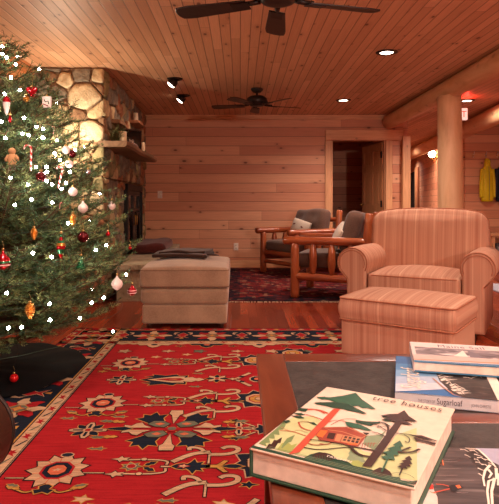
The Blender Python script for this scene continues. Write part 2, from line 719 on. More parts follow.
for z in (0.25, 1.02, 1.82):
    MB().add(box(-0.045, 0.0, -0.024, -0.018, z - 0.05, z + 0.05)).add(lathe([(0.009, -0.055), (0.009, 0.055)], 10, 0.004, -0.022, z)).build('hinge', M['black'], d)
for s in (-1, 1):
    MB().add(tube([(-W_ + .07, 0.018 * s, 1.0), (-W_ + .07, 0.05 * s, 1.0)], 0.01), 0, True).add(ball(0.026, cx=-W_ + .07, cy=0.065 * s, cz=1.0), 0, True).build('door_knob', M['brass'], d)


# ------------------------------------------------------------------ wall plates
def plate(x, y, z, kind, label, facing='y'):
    r = empty('power_outlet' if kind == 'outlet' else 'light_switch', (x, y, z), 0, label, 'outlet' if kind == 'outlet' else 'switch')
    MB().add(rbox(0.075, 0.008, 0.118, 0.003, cy=-0.004)).build('cover_plate', M['white_plate'], r)
    if kind == 'outlet':
        for dz in (-0.024, 0.024):
            mb = MB().add(rbox(0.034, 0.006, 0.030, 0.003, cy=-0.0095, cz=dz))
            mb.add(box(-0.009, -0.006, -0.0135, -0.012, dz - 0.006, dz + 0.008), 1).add(box(0.006, 0.009, -0.0135, -0.012, dz - 0.006, dz + 0.008), 1)
            mb.build('socket', [M['white_plate'], M['dark']], r)
    else:
        MB().add(rbox(0.012, 0.014, 0.026, 0.003, cy=-0.013, cz=0.004)).build('toggle', M['white_plate'], r)
    return r


plate(-0.065, FAR, 0.33, 'outlet', 'white wall outlet low on the pine wall left of the log chairs')
plate(-1.29, FAR, 1.17, 'switch', 'small switch plate on the pine wall right of the fireplace')
sp = plate(0, 0, 0, 'switch', 'small switch plate on the hall wall below the wall lamp')
hp = hall(0.596, 0.0, 1.19)
sp.location = hp
sp.rotation_euler = (0, 0, math.radians(-90 - 11.2))


# ------------------------------------------------------------------ recessed downlights
def downlight(x, y, power, label, group=None, spot=2.6, col=WARM2, z=CEIL):
    r = empty('downlight', (x, y, z), 0, label, 'ceiling light', group)
    MB().add(lathe([(0.062, -0.004), (0.064, -0.010), (0.098, -0.008), (0.102, -0.001)], 28), 0, True).build('trim_ring', M['fixture'], r)
    MB().add(lathe([(0.001, -0.0065), (0.04, -0.0065), (0.0625, -0.005)], 24), 0, True).build('lens', M['glow'], r)
    lamp('downlight_lamp', 'SPOT', (0, 0, -0.03), power, col, r, 0.055, spot=spot, blend=0.9)
    return r


downlight(1.37, 5.23, P_DOWN, 'round recessed ceiling light right of the upper ceiling fan')
downlight(1.42, 7.69, P_DOWN, 'smaller round recessed ceiling light near the far wall above the doorway')
downlight(3.13, 7.72, P_HALL, 'round recessed ceiling light in the hall right of the log post', spot=2.8)
for (x, y, w_) in ((1.37, 2.4, 'above the striped ottoman'), (-0.76, 2.2, 'above the big red rug'), (0.3, 0.2, 'above the coffee table books')):  # unseen lights added to brighten the rug, table and armchair
    downlight(x, y, P_FILL_NEAR, 'added unseen ceiling light %s, out of the picture' % w_, 'added fill lights outside the picture')
downlight(3.4, 2.6, P_HALL, 'added unseen ceiling light above the entry beyond the beam', spot=2.8)  # unseen, added for light on the entry side
downlight(3.92, 10.5, P_HALL * 1.4, 'added ceiling light down the hall, hidden by the log post', spot=2.8)  # added to light the hall, kept out of view behind the post

downlight(3.75, 13.4, P_HALL, 'added ceiling light in the hall, hidden behind the far wall', spot=2.8)  # added to brighten the hall side wall, out of view
downlight(4.85, 17.2, P_HALL * .7, 'added unseen ceiling light at the end of the hall', spot=2.8)  # another added, unseen lamp for the deep end of the hall


def eyeball(x, y, label):
    """downlight whose black reflector head is tipped towards the fireplace"""
    r = empty('eyeball_light', (x, y, CEIL), 0, label, 'ceiling light')
    MB().add(lathe([(0.055, -0.003), (0.058, -0.012), (0.085, -0.009), (0.09, 0.0)], 26), 0, True).build('trim_ring', M['fixture'], r)
    R = Matrix.Translation((0, 0, -0.012)) @ Matrix.Rotation(math.radians(38), 4, 'Y')
    MB().add(lathe([(0.03, 0.01), (0.052, -0.01), (0.056, -0.055), (0.060, -0.075), (0.052, -0.073), (0.048, -0.05)], 22), 0, True, R).build('reflector_head', M['fixture'], r)
    MB().add(ball(0.050, 18, 8, cz=-0.066, sz=0.5), 0, True, R).build('bulb', M['glow'], r)
    lamp('eyeball_lamp', 'SPOT', (-0.06, 0, -0.10), P_EYE, WARM, r, 0.05, rot=(0, math.radians(32), 0), spot=1.9, blend=0.8)
    return r


eyeball(-0.74, 6.36, 'tilted ceiling spotlight nearer the viewer of the two beside the fireplace')
eyeball(-0.745, 7.35, 'tilted ceiling spotlight nearer the far wall of the two beside the fireplace')


# ------------------------------------------------------------------ ceiling fans
fanm = wood('dark_fan_blade', 0, (34, 18, 14), (44, 25, 19), (54, 32, 24), 0.4)


def fan(x, y, rot, label, drop=0.0, L1=0.57):
    r = empty('ceiling_fan', (x, y, CEIL), rot, label, 'ceiling fan')
    MB().add(lathe([(0.075, 0.0), (0.075, -0.015), (0.05, -0.045), (0.02, -0.055)], 24), 0, True).build('canopy', M['fixture'], r)
    MB().add(lathe([(0.013, -0.05), (0.013, -0.10 - drop)], 12), 0, True).build('down_rod', M['fixture'], r)
    MB().add(lathe([(0.03, -0.085), (0.085, -0.095), (0.122, -0.12), (0.13, -0.15), (0.125, -0.185), (0.09, -0.20), (0.085, -0.212),
                    (0.06, -0.217), (0.012, -0.219), (0.001, -0.220)], 30, 0, 0, -drop), 0, True).build('motor_housing', M['fixture'], r)
    for k in range(5):
        a = 2 * PI * k / 5
        R = Matrix.Rotation(a, 4, 'Z') @ Matrix.Translation((0, 0, -0.205 - drop)) @ Matrix.Rotation(math.radians(11), 4, 'X')
        out = []
        n = 10
        L0 = 0.17
        for i in range(n + 1):
            t = i / n
            w = 0.046 + 0.022 * t - 0.012 * max(0, t - .85) / .15
            out.append((L0 + (L1 - L0) * t, -w))
        out += [(L1 + .014, -0.03), (L1 + .018, 0.0), (L1 + .014, 0.03)]
        for i in range(n, -1, -1):
            t = i / n
            w = 0.046 + 0.022 * t - 0.012 * max(0, t - .85) / .15
            out.append((L0 + (L1 - L0) * t, w))
        ins = offset(out, -0.003)
        rings = [[(p[0], p[1], -0.004) for p in ins], [(p[0], p[1], -0.002) for p in out], [(p[0], p[1], 0.002) for p in out], [(p[0], p[1], 0.004) for p in ins]]
        b = MB().add(rings_mesh(rings), 0, False, R).build('blade', fanm, r)
        MB().add(tube([(0.10, 0, 0.012), (0.15, 0, 0.006), (0.20, 0, 0.008)], [0.016, 0.014, 0.012], 8), 0, True, R).add(
            rbox(0.10, 0.07, 0.006, 0.002, cx=0.21, cz=-0.0065), 0, False, R).build('blade_iron', M['fixture'], b)
    return r


fan(0.21, 6.92, math.radians(20), 'dark five-blade ceiling fan near the far wall, whole fan in view')
fan(0.20, 2.94, math.radians(16), 'dark ceiling fan cut off by the top edge with three blades showing', 0.14)

# ------------------------------------------------------------------ fireplace of round stones
ST = [stone('fieldstone_tan', (168, 146, 108), (210, 188, 146)), stone('fieldstone_pale', (190, 172, 136), (226, 208, 170)),
      stone('fieldstone_grey', (104, 94, 82), (150, 138, 118)), stone('fieldstone_brown', (118, 88, 66), (160, 126, 94)),
      stone('fieldstone_rust', (140, 92, 66), (180, 128, 92)), stone('fieldstone_olive', (120, 112, 80), (166, 154, 112)), M['soil']]


def clip(poly, a, b, c):
    """keep the side a*x+b*y<=c"""
    out = []
    for i in range(len(poly)):
        p, q = poly[i], poly[(i + 1) % len(poly)]
        dp, dq = a * p[0] + b * p[1] - c, a * q[0] + b * q[1] - c
        if dp <= 0:
            out.append(p)
        if (dp < 0 < dq) or (dq < 0 < dp):
            t = dp / (dp - dq)
            out.append((p[0] + (q[0] - p[0]) * t, p[1] + (q[1] - p[1]) * t))
    return out


def stones(mb, seeds, bounds, place, rnd, depth=0.05, gap=0.013):
    """irregular rounded stones filling bounds; place(u, h, out) gives the world point"""
    x0, x1, z0, z1 = bounds
    for i, s in enumerate(seeds):
        poly = [(x0, z0), (x1, z0), (x1, z1), (x0, z1)]
        for j, q in enumerate(seeds):
            if i == j or abs(q[0] - s[0]) > 0.8 or abs(q[1] - s[1]) > 0.8:
                continue
            a, b = q[0] - s[0], q[1] - s[1]
            ws = s[3] if len(s) > 3 else 0.0
            wq = q[3] if len(q) > 3 else 0.0
            c = (q[0] ** 2 + q[1] ** 2 - s[0] ** 2 - s[1] ** 2) / 2 + (ws - wq)
            poly = clip(poly, a, b, c)
            if len(poly) < 3:
                break
        if len(poly) < 3 or abs(area2(poly)) < 0.0015:
            continue
        poly = offset(poly, -gap)
        # subdivide and jitter the outline, then round it
        q = []
        for k in range(len(poly)):
            a, b = poly[k], poly[(k + 1) % len(poly)]
            q.append(a)
            l = math.hypot(a[0] - b[0], a[1] - b[1])
            if l > 0.09:
                q.append(((a[0] + b[0]) / 2 + rnd.uniform(-.006, .006), (a[1] + b[1]) / 2 + rnd.uniform(-.006, .006)))
        q = chaikin(q, 2)
        if abs(area2(q)) < 0.0008:
            continue
        cx = sum(p[0] for p in q) / len(q)
        cz = sum(p[1] for p in q) / len(q)
        dep = depth * rnd.uniform(0.6, 1.25)
        tx, tz = rnd.uniform(-.12, .12), rnd.uniform(-.12, .12)
        ang = rnd.uniform(0, 6)
        rings = []
        for (sc, o) in ((1.0, -0.02), (0.99, 0.30), (0.94, 0.66), (0.84, 0.88), (0.66, 0.98), (0.42, 1.02), (0.18, 1.04)):
            ring = []
            for k, p in enumerate(q):
                u = cx + (p[0] - cx) * sc
                h = cz + (p[1] - cz) * sc
                out = dep * o + ((u - cx) * tx + (h - cz) * tz) * (1 if o > 0 else 0)
                out += 0.005 * math.sin(u * 61 + ang) * math.cos(h * 47 + ang) * (1 if o > 0.3 else 0)
                ring.append(tuple(place(u, h, out)))
            rings.append(ring)
        mat = s[2] if len(s) > 2 and s[2] is not None else rnd.choice([0, 0, 1, 2, 3, 3, 4, 5])
        mb.add(rings_mesh(rings), mat, True)


A_ = Vector((-1.43, 5.83, 0))
B_ = Vector((-1.555, FAR - 0.005, 0))
DS = (B_ - A_).normalized()
NS = Vector((DS.y, -DS.x, 0))
LS = (B_ - A_).length
FR0 = Vector((-2.12, 6.6, 0))
fp = empty('stone_fireplace', FR0, 0, 'tall fieldstone fireplace chimney behind the Christmas tree', 'fireplace')


def front(u, h, out):
    return Vector((u, 5.83 - out, h)) - FR0


def side(s, h, out):
    return A_ + DS * s + NS * out + Vector((0, 0, h)) - FR0


rnd = random.Random(11)
mb = MB()
core = [(-2.569, 5.845), (-1.445, 5.845), (-1.57, FAR - 0.005), (-2.569, FAR - 0.005)]
v = [(x - FR0.x, y - FR0.y, 0.0) for x, y in core] + [(x - FR0.x, y - FR0.y, CEIL - 0.002) for x, y in core]
mb.add((v, [(0, 3, 2, 1), (4, 5, 6, 7), (0, 1, 5, 4), (1, 2, 6, 5), (2, 3, 7, 6), (3, 0, 4, 7)]), 6)


def zs(zx, zy, ox, oy, s):
    px, py = ox + zx * s, oy + zy * s
    return ((px - VX) / 96.05, EYE + (VY - py) / 96.05)


seeds = []
for (zx, zy, m_, w_) in ((12, 70, 3, 0), (20, 40, 2, 0), (68, 92, 1, .002), (145, 66, 2, .003), (218, 78, 1, 0), (150, 165, 1, .009), (30, 100, 3, -.003), (38, 150, 2, .002), (-30, 120, 2, 0),
                         (25, 250, 0, .006), (130, 236, 3, 0), (205, 240, 0, 0), (190, 325, 1, .005), (100, 320, 0, 0), (60, 380, 1, 0), (-30, 210, 4, 0), (-40, 300, 0, .002)):
    seeds.append((*zs(zx, zy, 50, 60, 0.2204), m_, w_))
for (zx, zy, m_, w_) in ((190, 108, 0, 0), (60, 110, 1, 0), (265, 160, 5, .003), (300, 250, 0, 0), (215, 240, 5, -.001), (130, 240, 1, 0), (150, 300, 5, 0), (255, 345, 5, 0), (320, 350, 3, 0), (235, 430, 1, 0), (315, 445, 0, 0), (150, 160, 0, 0),
                         (130, 400, 0, 0), (20, 200, 1, 0), (40, 320, 0, 0)):
    seeds.append((*zs(zx, zy, 60, 130, 0.1603), m_, w_))
zlow = min(s[1] for s in seeds)
for (px_, py_, m_) in ((70, 131, 4), (61, 99, 3), (99, 121, 3), (78, 112, 2), (97, 84, 3), (66, 72, 3), (100, 150, 3), (84, 152, 2)):
    seeds.append(((px_ - VX) / 96.05, EYE + (VY - py_) / 96.05, m_, -.002))
for _ in range(34):
    seeds.append((rnd.uniform(-2.42, -1.45), rnd.uniform(0.05, 0.98), None, 0))
for _ in range(10):
    seeds.append((rnd.uniform(-2.56, -2.28), rnd.uniform(1.0, 2.4), None, 0))
stones(mb, seeds, (-2.568, -1.405, 0.0, CEIL - 0.003), front, rnd, 0.030, 0.008)
# side of the chimney that faces the room: leave a hole for the firebox
s2 = []
tries = 0
while len(s2) < 190 and tries < 20000:
    tries += 1
    c = (rnd.uniform(0.02, LS - 0.05), rnd.uniform(0.1, 2.42))
    if 1.08 < c[0] < 2.62 and c[1] < 1.32:
        continue
    if all(math.hypot((c[0] - q[0]) * 0.8, c[1] - q[1]) > 0.118 for q in s2):
        s2.append((c[0], c[1], rnd.choice([2, 3, 2, 4, 2, 0, 5])))
for (sa, sb, za, zb) in ((0.0, 1.14, 0.0, 1.30), (2.56, LS, 0.0, 1.30), (0.0, LS, 1.30, CEIL - 0.003)):
    sub = [q for q in s2 if sa - 0.1 < q[0] < sb + 0.1 and za - 0.1 < q[1] < zb + 0.1]
    stones(mb, sub, (sa, sb, za, zb), side, rnd, 0.040, 0.006)
# two small stones jutting out as ledges
def ledge(s0, s1, h, out, th):
    v = []
    for hh in (h, h + th):
        for (s, oo) in ((s0, 0), (s1, 0), (s1 - .02, out * .85), ((s0 + s1) / 2, out), (s0 + .03, out * .9)):
            v.append(tuple(side(s, hh, oo)))
    return v, [(4, 3, 2, 1, 0), (5, 6, 7, 8, 9)] + [(i, (i + 1) % 5, 5 + (i + 1) % 5, 5 + i) for i in range(5)]
mb.add(ledge(0.30, 0.78, 1.92, 0.14, 0.04), 3)
mb.add(ledge(1.55, 2.15, 2.10, 0.17, 0.035), 4)
mb.build('stonework', ST, fp)
# mantel: thick live-edge slab
mantm = wood('mantel_slab', 1, (98, 74, 54), (122, 94, 70), (146, 116, 88), stretch=6, obj=False)
mr = []
outl = []
for i in range(15):
    t = i / 14
    outl.append((-0.12 + 2.30 * t, 0.270 + 0.07 * t + 0.012 * math.sin(t * 11)))
poly = [(-0.12, -0.02)] + outl + [(2.0, 0.02)]
lo = [(p[0], p[1] - (0.02 if p[1] > 0.1 else 0)) for p in poly]
rings = [[tuple(side(p[0], 1.615, p[1])) for p in lo], [tuple(side(p[0], 1.635, p[1])) for p in poly], [tuple(side(p[0], 1.675, p[1] - (0.004 if p[1] > .1 else 0))) for p in poly]]
vv, ff = rings_mesh(rings)
MB().add((vv, [q[::-1] for q in ff])).build('mantel_shelf', mantm, fp)
# firebox opening with black arched doors
mb = MB()
def sbox(s0, s1, h0, h1, o0, o1):
    v = [tuple(side(s, h, o)) for h in (h0, h1) for (s, o) in ((s0, o0), (s1, o0), (s1, o1), (s0, o1))]
    return v, [(0, 1, 2, 3), (7, 6, 5, 4), (0, 4, 5, 1), (1, 5, 6, 2), (2, 6, 7, 3), (3, 7, 4, 0)]
mb.add(sbox(1.16, 2.54, 0.40, 1.28, -0.005, 0.012))
mb.add(sbox(1.16, 1.22, 0.40, 1.28, 0.012, 0.075))
mb.add(sbox(2.48, 2.54, 0.40, 1.28, 0.012, 0.075))
mb.add(sbox(1.16, 2.54, 1.20, 1.28, 0.012, 0.075))
mb.build('firebox_frame', M['black'], fp)
darkg = new_mat('fire_glass', 0.12, (14, 10, 9))
for k in (0, 1):
    s0 = 1.225 + 0.63 * k
    s1 = s0 + 0.62
    mb = MB()
    mb.add(sbox(s0, s1, 0.41, 1.195, 0.018, 0.030))
    dd = mb.build('firebox_door', darkg, fp)
    mb = MB()
    for (a, b, c, e) in ((s0, s0 + .045, .41, 1.195), (s1 - .045, s1, .41, 1.195), (s0, s1, .41, .46), (s0, s1, 1.14, 1.195), (s0, s1, .93, .96)):
        mb.add(sbox(a, b, c, e, 0.03, 0.05))
    arch = []
    cs = (s0 + s1) / 2
    for i in range(13):
        a = PI * i / 12
        arch.append(tuple(side(cs + 0.22 * math.cos(a), 0.66 + 0.24 * math.sin(a), 0.045)))
    arch = [tuple(side(cs + .22, .47, .045))] + arch + [tuple(side(cs - .22, .47, .045))]
    mb.add(tube(arch, 0.012, 6), 0, True)
    mb.build('iron_grille', flat('iron_grille', (44, 32, 28), 0.4), dd)
    hs = s1 - 0.07 if k == 0 else s0 + 0.07
    MB().add(tube([tuple(side(hs, .74, .05)), tuple(side(hs, .74, .08)), tuple(side(hs, .86, .08)), tuple(side(hs, .86, .05))], 0.008, 8), 0, True).build('handle', M['brass'], dd)
# raised hearth
hearthm = stone('hearth_slab', (150, 136, 112), (186, 172, 144), 5.0)
ha = [A_ + NS * 0.10 + DS * 0.05, A_ + NS * 0.60 + DS * 0.05, A_ + NS * 0.60 + DS * 2.95, A_ + NS * 0.10 + DS * 2.95]
mb = MB()
hp_ = [(p.x - FR0.x, p.y - FR0.y) for p in ha]
rr = [[(x, y, 0.0) for x, y in offset(hp_, -0.03)], [(x, y, 0.335) for x, y in offset(hp_, -0.03)], [(x, y, 0.335) for x, y in hp_], [(x, y, 0.385) for x, y in hp_], [(x, y, 0.395) for x, y in offset(hp_, -0.01)]]
vv, ff = rings_mesh(rr)
mb.add((vv, ff))
mb.build('hearth', hearthm, fp)

# things on the mantel
wax = new_mat('cream_wax', 0.5, (226, 206, 170))
wax.node_tree.nodes['Principled BSDF'].inputs['Subsurface Weight'].default_value = 0.0
MT = 1.676


def onmantel(s, out, h=MT):
    return A_ + DS * s + NS * out + Vector((0, 0, h))


def candle(p, r, h, label, tall=False):
    c = empty('pillar_candle', p, 0, label, 'candle')
    MB().add(lathe([(r * .97, 0), (r, .004), (r, h - .004), (r * .94, h), (r * .5, h - .006), (0.001, h - .008)], 22), 0, True).build('wax_body', wax, c)
    MB().add(tube([(0, 0, h - .008), (0.001, 0, h + .012)], 0.0016, 6)).build('wick', M['dark'], c)
    return c


candle(onmantel(0.22, 0.17), 0.042, 0.135, 'wide cream pillar candle at the near end of the mantel')
candle(onmantel(1.62, 0.20), 0.028, 0.165, 'slim pale candle at the far end of the mantel beyond the black frame')
candle(side(1.72, 2.136, 0.09) + FR0, 0.034, 0.115, 'cream candle on the small stone ledge high above the mantel')
# black picture frame leaning against the stones, with white decorations in front
fr = empty('picture_frame', onmantel(0.86, 0.13), 0, 'black glossy framed picture standing on the mantel', 'picture')
frw, frh = 0.44, 0.25
ang = math.atan2(DS.y, DS.x) - 0.62
fr.rotation_euler = (0, 0, ang)
mb = MB()
for b in (box(-frw / 2, frw / 2, -.008, .008, 0, .014), box(-frw / 2, frw / 2, -.008, .008, frh - .014, frh), box(-frw / 2, -frw / 2 + .014, -.0079, .0079, 0, frh), box(frw / 2 - .014, frw / 2, -.0079, .0079, 0, frh)):
    mb.add(b)
mb.build('frame', flat('frame_wood', (52, 34, 26), 0.4), fr)
MB().add(box(-frw / 2 + .01, frw / 2 - .01, -.003, .005, .01, frh - .01)).build('picture', new_mat('glossy_dark_print', 0.1, (12, 10, 12)), fr)
# silvery garland and evergreen sprig
rg = random.Random(4)
mb = MB()
tins = new_mat('silver_tinsel', 0.25, (225, 225, 230), 0.9)
for i in range(60):
    s = 0.34 + rg.random() ** 1.3 * 0.40
    p = side(s, MT + 0.012 + rg.random() * 0.06 * (1 - abs(s - .45) * 2), 0.24 + rg.uniform(-.03, .02)) + FR0
    mb.add(ball(rg.uniform(.005, .012), 6, 4, p.x, p.y, p.z), 0, False)
tag(mb.build('silver_garland', tins), 'small glittering silver garland on the mantel in front of the black frame', 'garland', kind='stuff')
mb = MB()
for i in range(90):
    b = side(0.10 + rg.random() * 0.28, MT + 0.004, 0.06 + rg.random() * 0.07) + FR0
    e = b + Vector((rg.uniform(-.10, .12), rg.uniform(-.12, .12), rg.uniform(.05, .20)))
    m_ = (b + e) / 2 + Vector((0, 0, .03))
    mb.add(tube([b, m_, e], [0.003, 0.002, 0.0008], 4), 0)
    for k in range(8):
        q = m_.lerp(e, k / 8)
        mb.add(tube([q, q + Vector((rg.uniform(-.03, .03), rg.uniform(-.03, .03), rg.uniform(-.005, .025)))], [0.0014, 0.0005], 3), 0)
tag(mb.build('evergreen_sprigs', flat('dry_greens', (84, 88, 48), 0.8)), 'loose evergreen sprigs on the mantel behind the cream candle', 'greenery')
# dark reddish cushion on the hearth
cc = A_ + DS * 1.7 + NS * 0.34
def rump(q):
    return [q[0], q[1], q[2] + 0.012 * math.sin(q[0] * 17) * math.cos(q[1] * 13)]
o = MB().add(rbox(0.42, 1.15, 0.13, 0.06, 8, 4, warp=rump), 0, True).build('floor_cushion', cloth('dark_red_cloth', (66, 26, 22), (92, 40, 34)), None, (cc.x, cc.y, 0.395 + 0.068), (0, 0, math.atan2(-DS.x, DS.y)))
tag(o, 'dark red-brown cushion lying on the raised stone hearth', 'cushion')

# ------------------------------------------------------------------ corner lamp behind the tree
r = empty('floor_lamp', (-1.76, 5.42, 0), 0, 'slim floor lamp shining on the stones behind the Christmas tree', 'lamp')
MB().add(lathe([(0.13, 0), (0.13, 0.015), (0.03, 0.03), (0.012, 0.04), (0.010, 1.40), (0.03, 1.41)], 20), 0, True).build('stand', M['fixture'], r)
MB().add(lathe([(0.025, 1.405), (0.05, 1.42), (0.062, 1.46), (0.05, 1.505), (0.02, 1.52), (0.001, 1.522)], 20), 0, True).build('glass_bulb', emit('lamp_bulb_glow', (255, 220, 150), 12.0), r)
lamp('floor_lamp_light', 'POINT', (0, 0, 1.60), P_CORNER, YELLOW, r, 0.03)
# lamp added behind the viewer to fill the near room with light
r = empty('floor_lamp', (1.9, -1.2, 0), 0, 'added fill floor lamp behind the viewer, out of the picture', 'lamp')
MB().add(lathe([(0.15, 0), (0.15, 0.02), (0.02, 0.04), (0.012, 0.06), (0.012, 1.45)], 18), 0, True).build('stand', M['fixture'], r)
MB().add(lathe([(0.19, 1.38), (0.13, 1.62)], 26), 0, True).build('lamp_shade', flat('shade_linen', (230, 205, 170), 0.8), r)
bpy.data.objects[r.children[-1].name].data.polygons[0].use_smooth = True
me = r.children[-1].data
lamp('floor_lamp_light', 'POINT', (0, 0, 1.72), P_ROOM_FILL, WARM2, r, 0.12)

# ------------------------------------------------------------------ wall lamp, exit sign
p = hall(0.312, 0.0, 2.10)
r = empty('wall_lamp', p, 0, 'wall lamp with a white globe glowing on the hall wall', 'lamp')
MB().add(tube([(0, 0, 0), (-0.02, 0, 0)], 0.05, 18), 0, True).add(tube([(-.01, 0, 0), (-.07, -.02, -.07), (-.13, -.04, -.06), (-.14, -.05, 0.0)], 0.009, 8), 0, True).build('bracket', M['brass'], r)
MB().add(ball(0.082, 20, 12, -.14, -.05, .08), 0, True).build('globe', emit('globe_glow', (255, 226, 190), P_SCONCE), r)

r = empty('exit_sign', (2.93, 7.45, CEIL), 0, 'white lit exit sign under the ceiling beside the log post', 'sign')
MB().add(box(-.012, .012, -.012, .012, -.16, 0)).build('bracket', M['white_plate'], r)
sx0, sx1, sz0, sz1 = -0.19, 0.09, -0.31, -0.155
MB().add(rbox(sx1 - sx0, 0.045, sz1 - sz0, 0.006, cx=(sx0 + sx1) / 2, cz=(sz0 + sz1) / 2)).build('panel', emit('sign_face', (255, 214, 196), 0.9), r)
tv, tf, tw = text_faces('EXIT', 0.12)
k = (sx1 - sx0 - 0.03) / tw
MB().add(([(sx0 + .015 + a * k, -0.0235, sz0 + .035 + b) for a, b in tv], tf)).build('lettering', emit('exit_letters', (225, 40, 32), 1.2), r)
lamp('exit_glow', 'POINT', (0.10, 0.02, -0.07), 2.6, (1.0, 0.03, 0.02), r, 0.01)
# ------------------------------------------------------------------ striped armchair and its ottoman
SX = striped('striped_upholstery', 0, (190, 140, 114), (206, 162, 134), (176, 122, 98))
SY = striped('striped_upholstery_side', 1, (190, 140, 114), (206, 162, 134), (176, 122, 98))
PIPE = flat('upholstery_piping', (172, 112, 84), 0.8, 0.2)
FOOT = wood('dark_foot', 2, (48, 26, 18), (60, 34, 24), (72, 42, 30))


def arm_profile(xi, s):
    """scroll arm section in XZ; xi is the inner face, s=-1 for the arm on the -X side (extends outwards from xi)"""
    pts = [(xi, 0.075)]
    cx, cz, r = xi + s * 0.112, 0.555, 0.125
    for i in range(0, 19):
        a = -0.5 + (PI + 1.15) * i / 18
        pts.append((cx - s * r * math.cos(a), cz + r * math.sin(a)))
    pts.append((xi + s * 0.160, 0.42))
    pts.append((xi + s * 0.160, 0.075))
    return pts


def armchair(loc, rot, label, mx, my, pipe, cushions=True):
    r = empty('armchair', loc, rot, label, 'armchair')
    W = 0.36
    # base under the seat
    MB().add(rbox(2 * W + 0.02, 0.80, 0.245, 0.02, 4, 3, cy=-0.015, cz=0.20), 0, True).build('base', mx, r)
    def crown(q):
        k = max(0, 1 - (q[0] / 0.36) ** 2) * max(0, 1 - (q[1] / 0.40) ** 2)
        return [q[0], q[1] - 0.012 * (1 - (q[0] / .36) ** 2) * (1 if q[1] < -.2 else 0), q[2] + (0.045 * k if q[2] > 0 else 0)]
    cu = MB().add(rbox(0.71, 0.70, 0.145, 0.03, 10, 4, cy=-0.085, cz=0.40, warp=crown), 0, True).build('seat_cushion', mx, r)
    for z in (0.342, 0.462):
        MB().add(tube([(-0.348, -0.10, z), (-0.353, -0.40, z), (-0.32, -0.432, z), (-.15, -0.447, z + .003), (0.15, -0.447, z + .003), (0.32, -0.432, z), (0.353, -0.40, z), (0.348, -0.10, z)], 0.005, 6), 0, True).build('piping', pipe, cu)
    # back
    out = []
    bw, bh = 0.495, 0.99
    out = [(-0.44, 0.36), (0.44, 0.36), (0.475, 0.55), (0.50, 0.70), (bw, 0.82)]
    for i in range(1, 8):
        a = PI / 2 * i / 8
        out.append((bw - 0.13 + 0.13 * math.cos(a), 0.86 + 0.11 * math.sin(a)))
    out += [(0.30, 0.982), (0.15, 0.990), (0, 0.993), (-0.15, 0.990), (-0.30, 0.982)]
    for i in range(1, 8):
        a = PI / 2 + PI / 2 * i / 8
        out.append((-(bw - 0.13) + 0.13 * math.cos(a), 0.86 + 0.11 * math.sin(a)))
    out += [(-bw, 0.82), (-0.50, 0.70), (-0.475, 0.55)]
    R = Matrix.Translation((0, 0.26, 0.36)) @ Matrix.Rotation(math.radians(-9), 4, 'X') @ Matrix.Translation((0, 0, -0.36))
    bk = MB().add(padded(out, -0.10, 0.14, 0.05, 0.03), 0, True, R).build('backrest', mx, r)
    o2 = offset(out, 0.003) if area2(out) > 0 else offset(out, 0.003)
    pth = [tuple(R @ Vector((p[0], -0.055, p[1]))) for p in o2[4:-3]]
    MB().add(tube(pth, 0.005, 6), 0, True).build('piping', pipe, bk)
    for s in (-1, 1):
        xi = s * 0.36
        prof = arm_profile(xi, s)
        if area2(prof) < 0:
            prof = prof[::-1]
        rings = []
        for (ins, y) in ((0.022, -0.452), (0.008, -0.447), (0.0, -0.435), (0.0, -0.25), (0.0, 0.0), (0.0, 0.25), (0.0, 0.40), (0.015, 0.43)):
            o_ = offset(prof, -ins) if ins else prof
            rings.append([(p[0], y, p[1] - 0.012 * max(0, (y + .1)) / .5) for p in o_])
        vv, ff = rings_mesh(rings)
        mb = MB()
        mb.add((vv, [q[::-1] for q in ff]), 1, True)
        n = len(prof)
        mb.m[-2] = 0
        mb.s[-2] = False
        for k in range(n * 2):
            mb.m[k] = 0
        arm = mb.build('armrest', [mx, my], r)
        fp_ = offset(prof, -0.004)
        path = [(p[0], -0.449, p[1]) for p in fp_]
        if prof[0][1] > 0.3:
            path = path
        # piping follows the scroll, not the foot of the panel
        idx = [i for i, p in enumerate(prof) if p[1] > 0.08]
        loop = [path[i] for i in range(n)]
        start = min(idx)
        seq = [loop[i % n] for i in range(start, start + len(idx))] if all(((start + k) % n) in idx for k in range(len(idx))) else loop
        MB().add(tube(seq, 0.005, 6), 0, True).build('piping', pipe, arm)
        cx = xi + s * 0.112
        ring = [(cx + 0.102 * math.cos(2 * PI * i / 24 * 0.62 + (0.0 if s > 0 else PI) * 0 - 0.35 if s < 0 else PI + 0.35 - 2 * PI * i / 24 * 0.62), -0.4545, 0.555 + 0.102 * math.sin(2 * PI * i / 24 * 0.62 - 0.35 if s < 0 else PI + 0.35 - 2 * PI * i / 24 * 0.62)) for i in range(25)]
        MB().add(tube(ring, 0.0035, 5), 0, True).build('scroll_seam', pipe, arm)
    MB().add(rbox(1.0, 0.05, 0.50, 0.02, 2, 3, cy=0.40, cz=0.32), 0, True).build('back_panel', mx, r)
    for (x, y) in ((-0.43, -0.38), (0.43, -0.38), (-0.42, 0.36), (0.42, 0.36)):
        MB().add(lathe([(0.022, 0.0), (0.032, 0.08)], 12, x, y, 0), 0, True).build('foot', FOOT, r)
    return r


armchair((1.54, 4.73, 0), math.radians(-28), 'striped beige-pink armchair with rolled arms behind the matching ottoman', SX, SY, PIPE)

r = empty('ottoman', (1.07, 3.56, 0.0145), math.radians(-35), 'striped square ottoman in front of the striped armchair', 'ottoman')
MB().add(rbox(0.69, 0.52, 0.22, 0.015, 3, 3, cz=0.185), 0, True).build('base', SX, r)


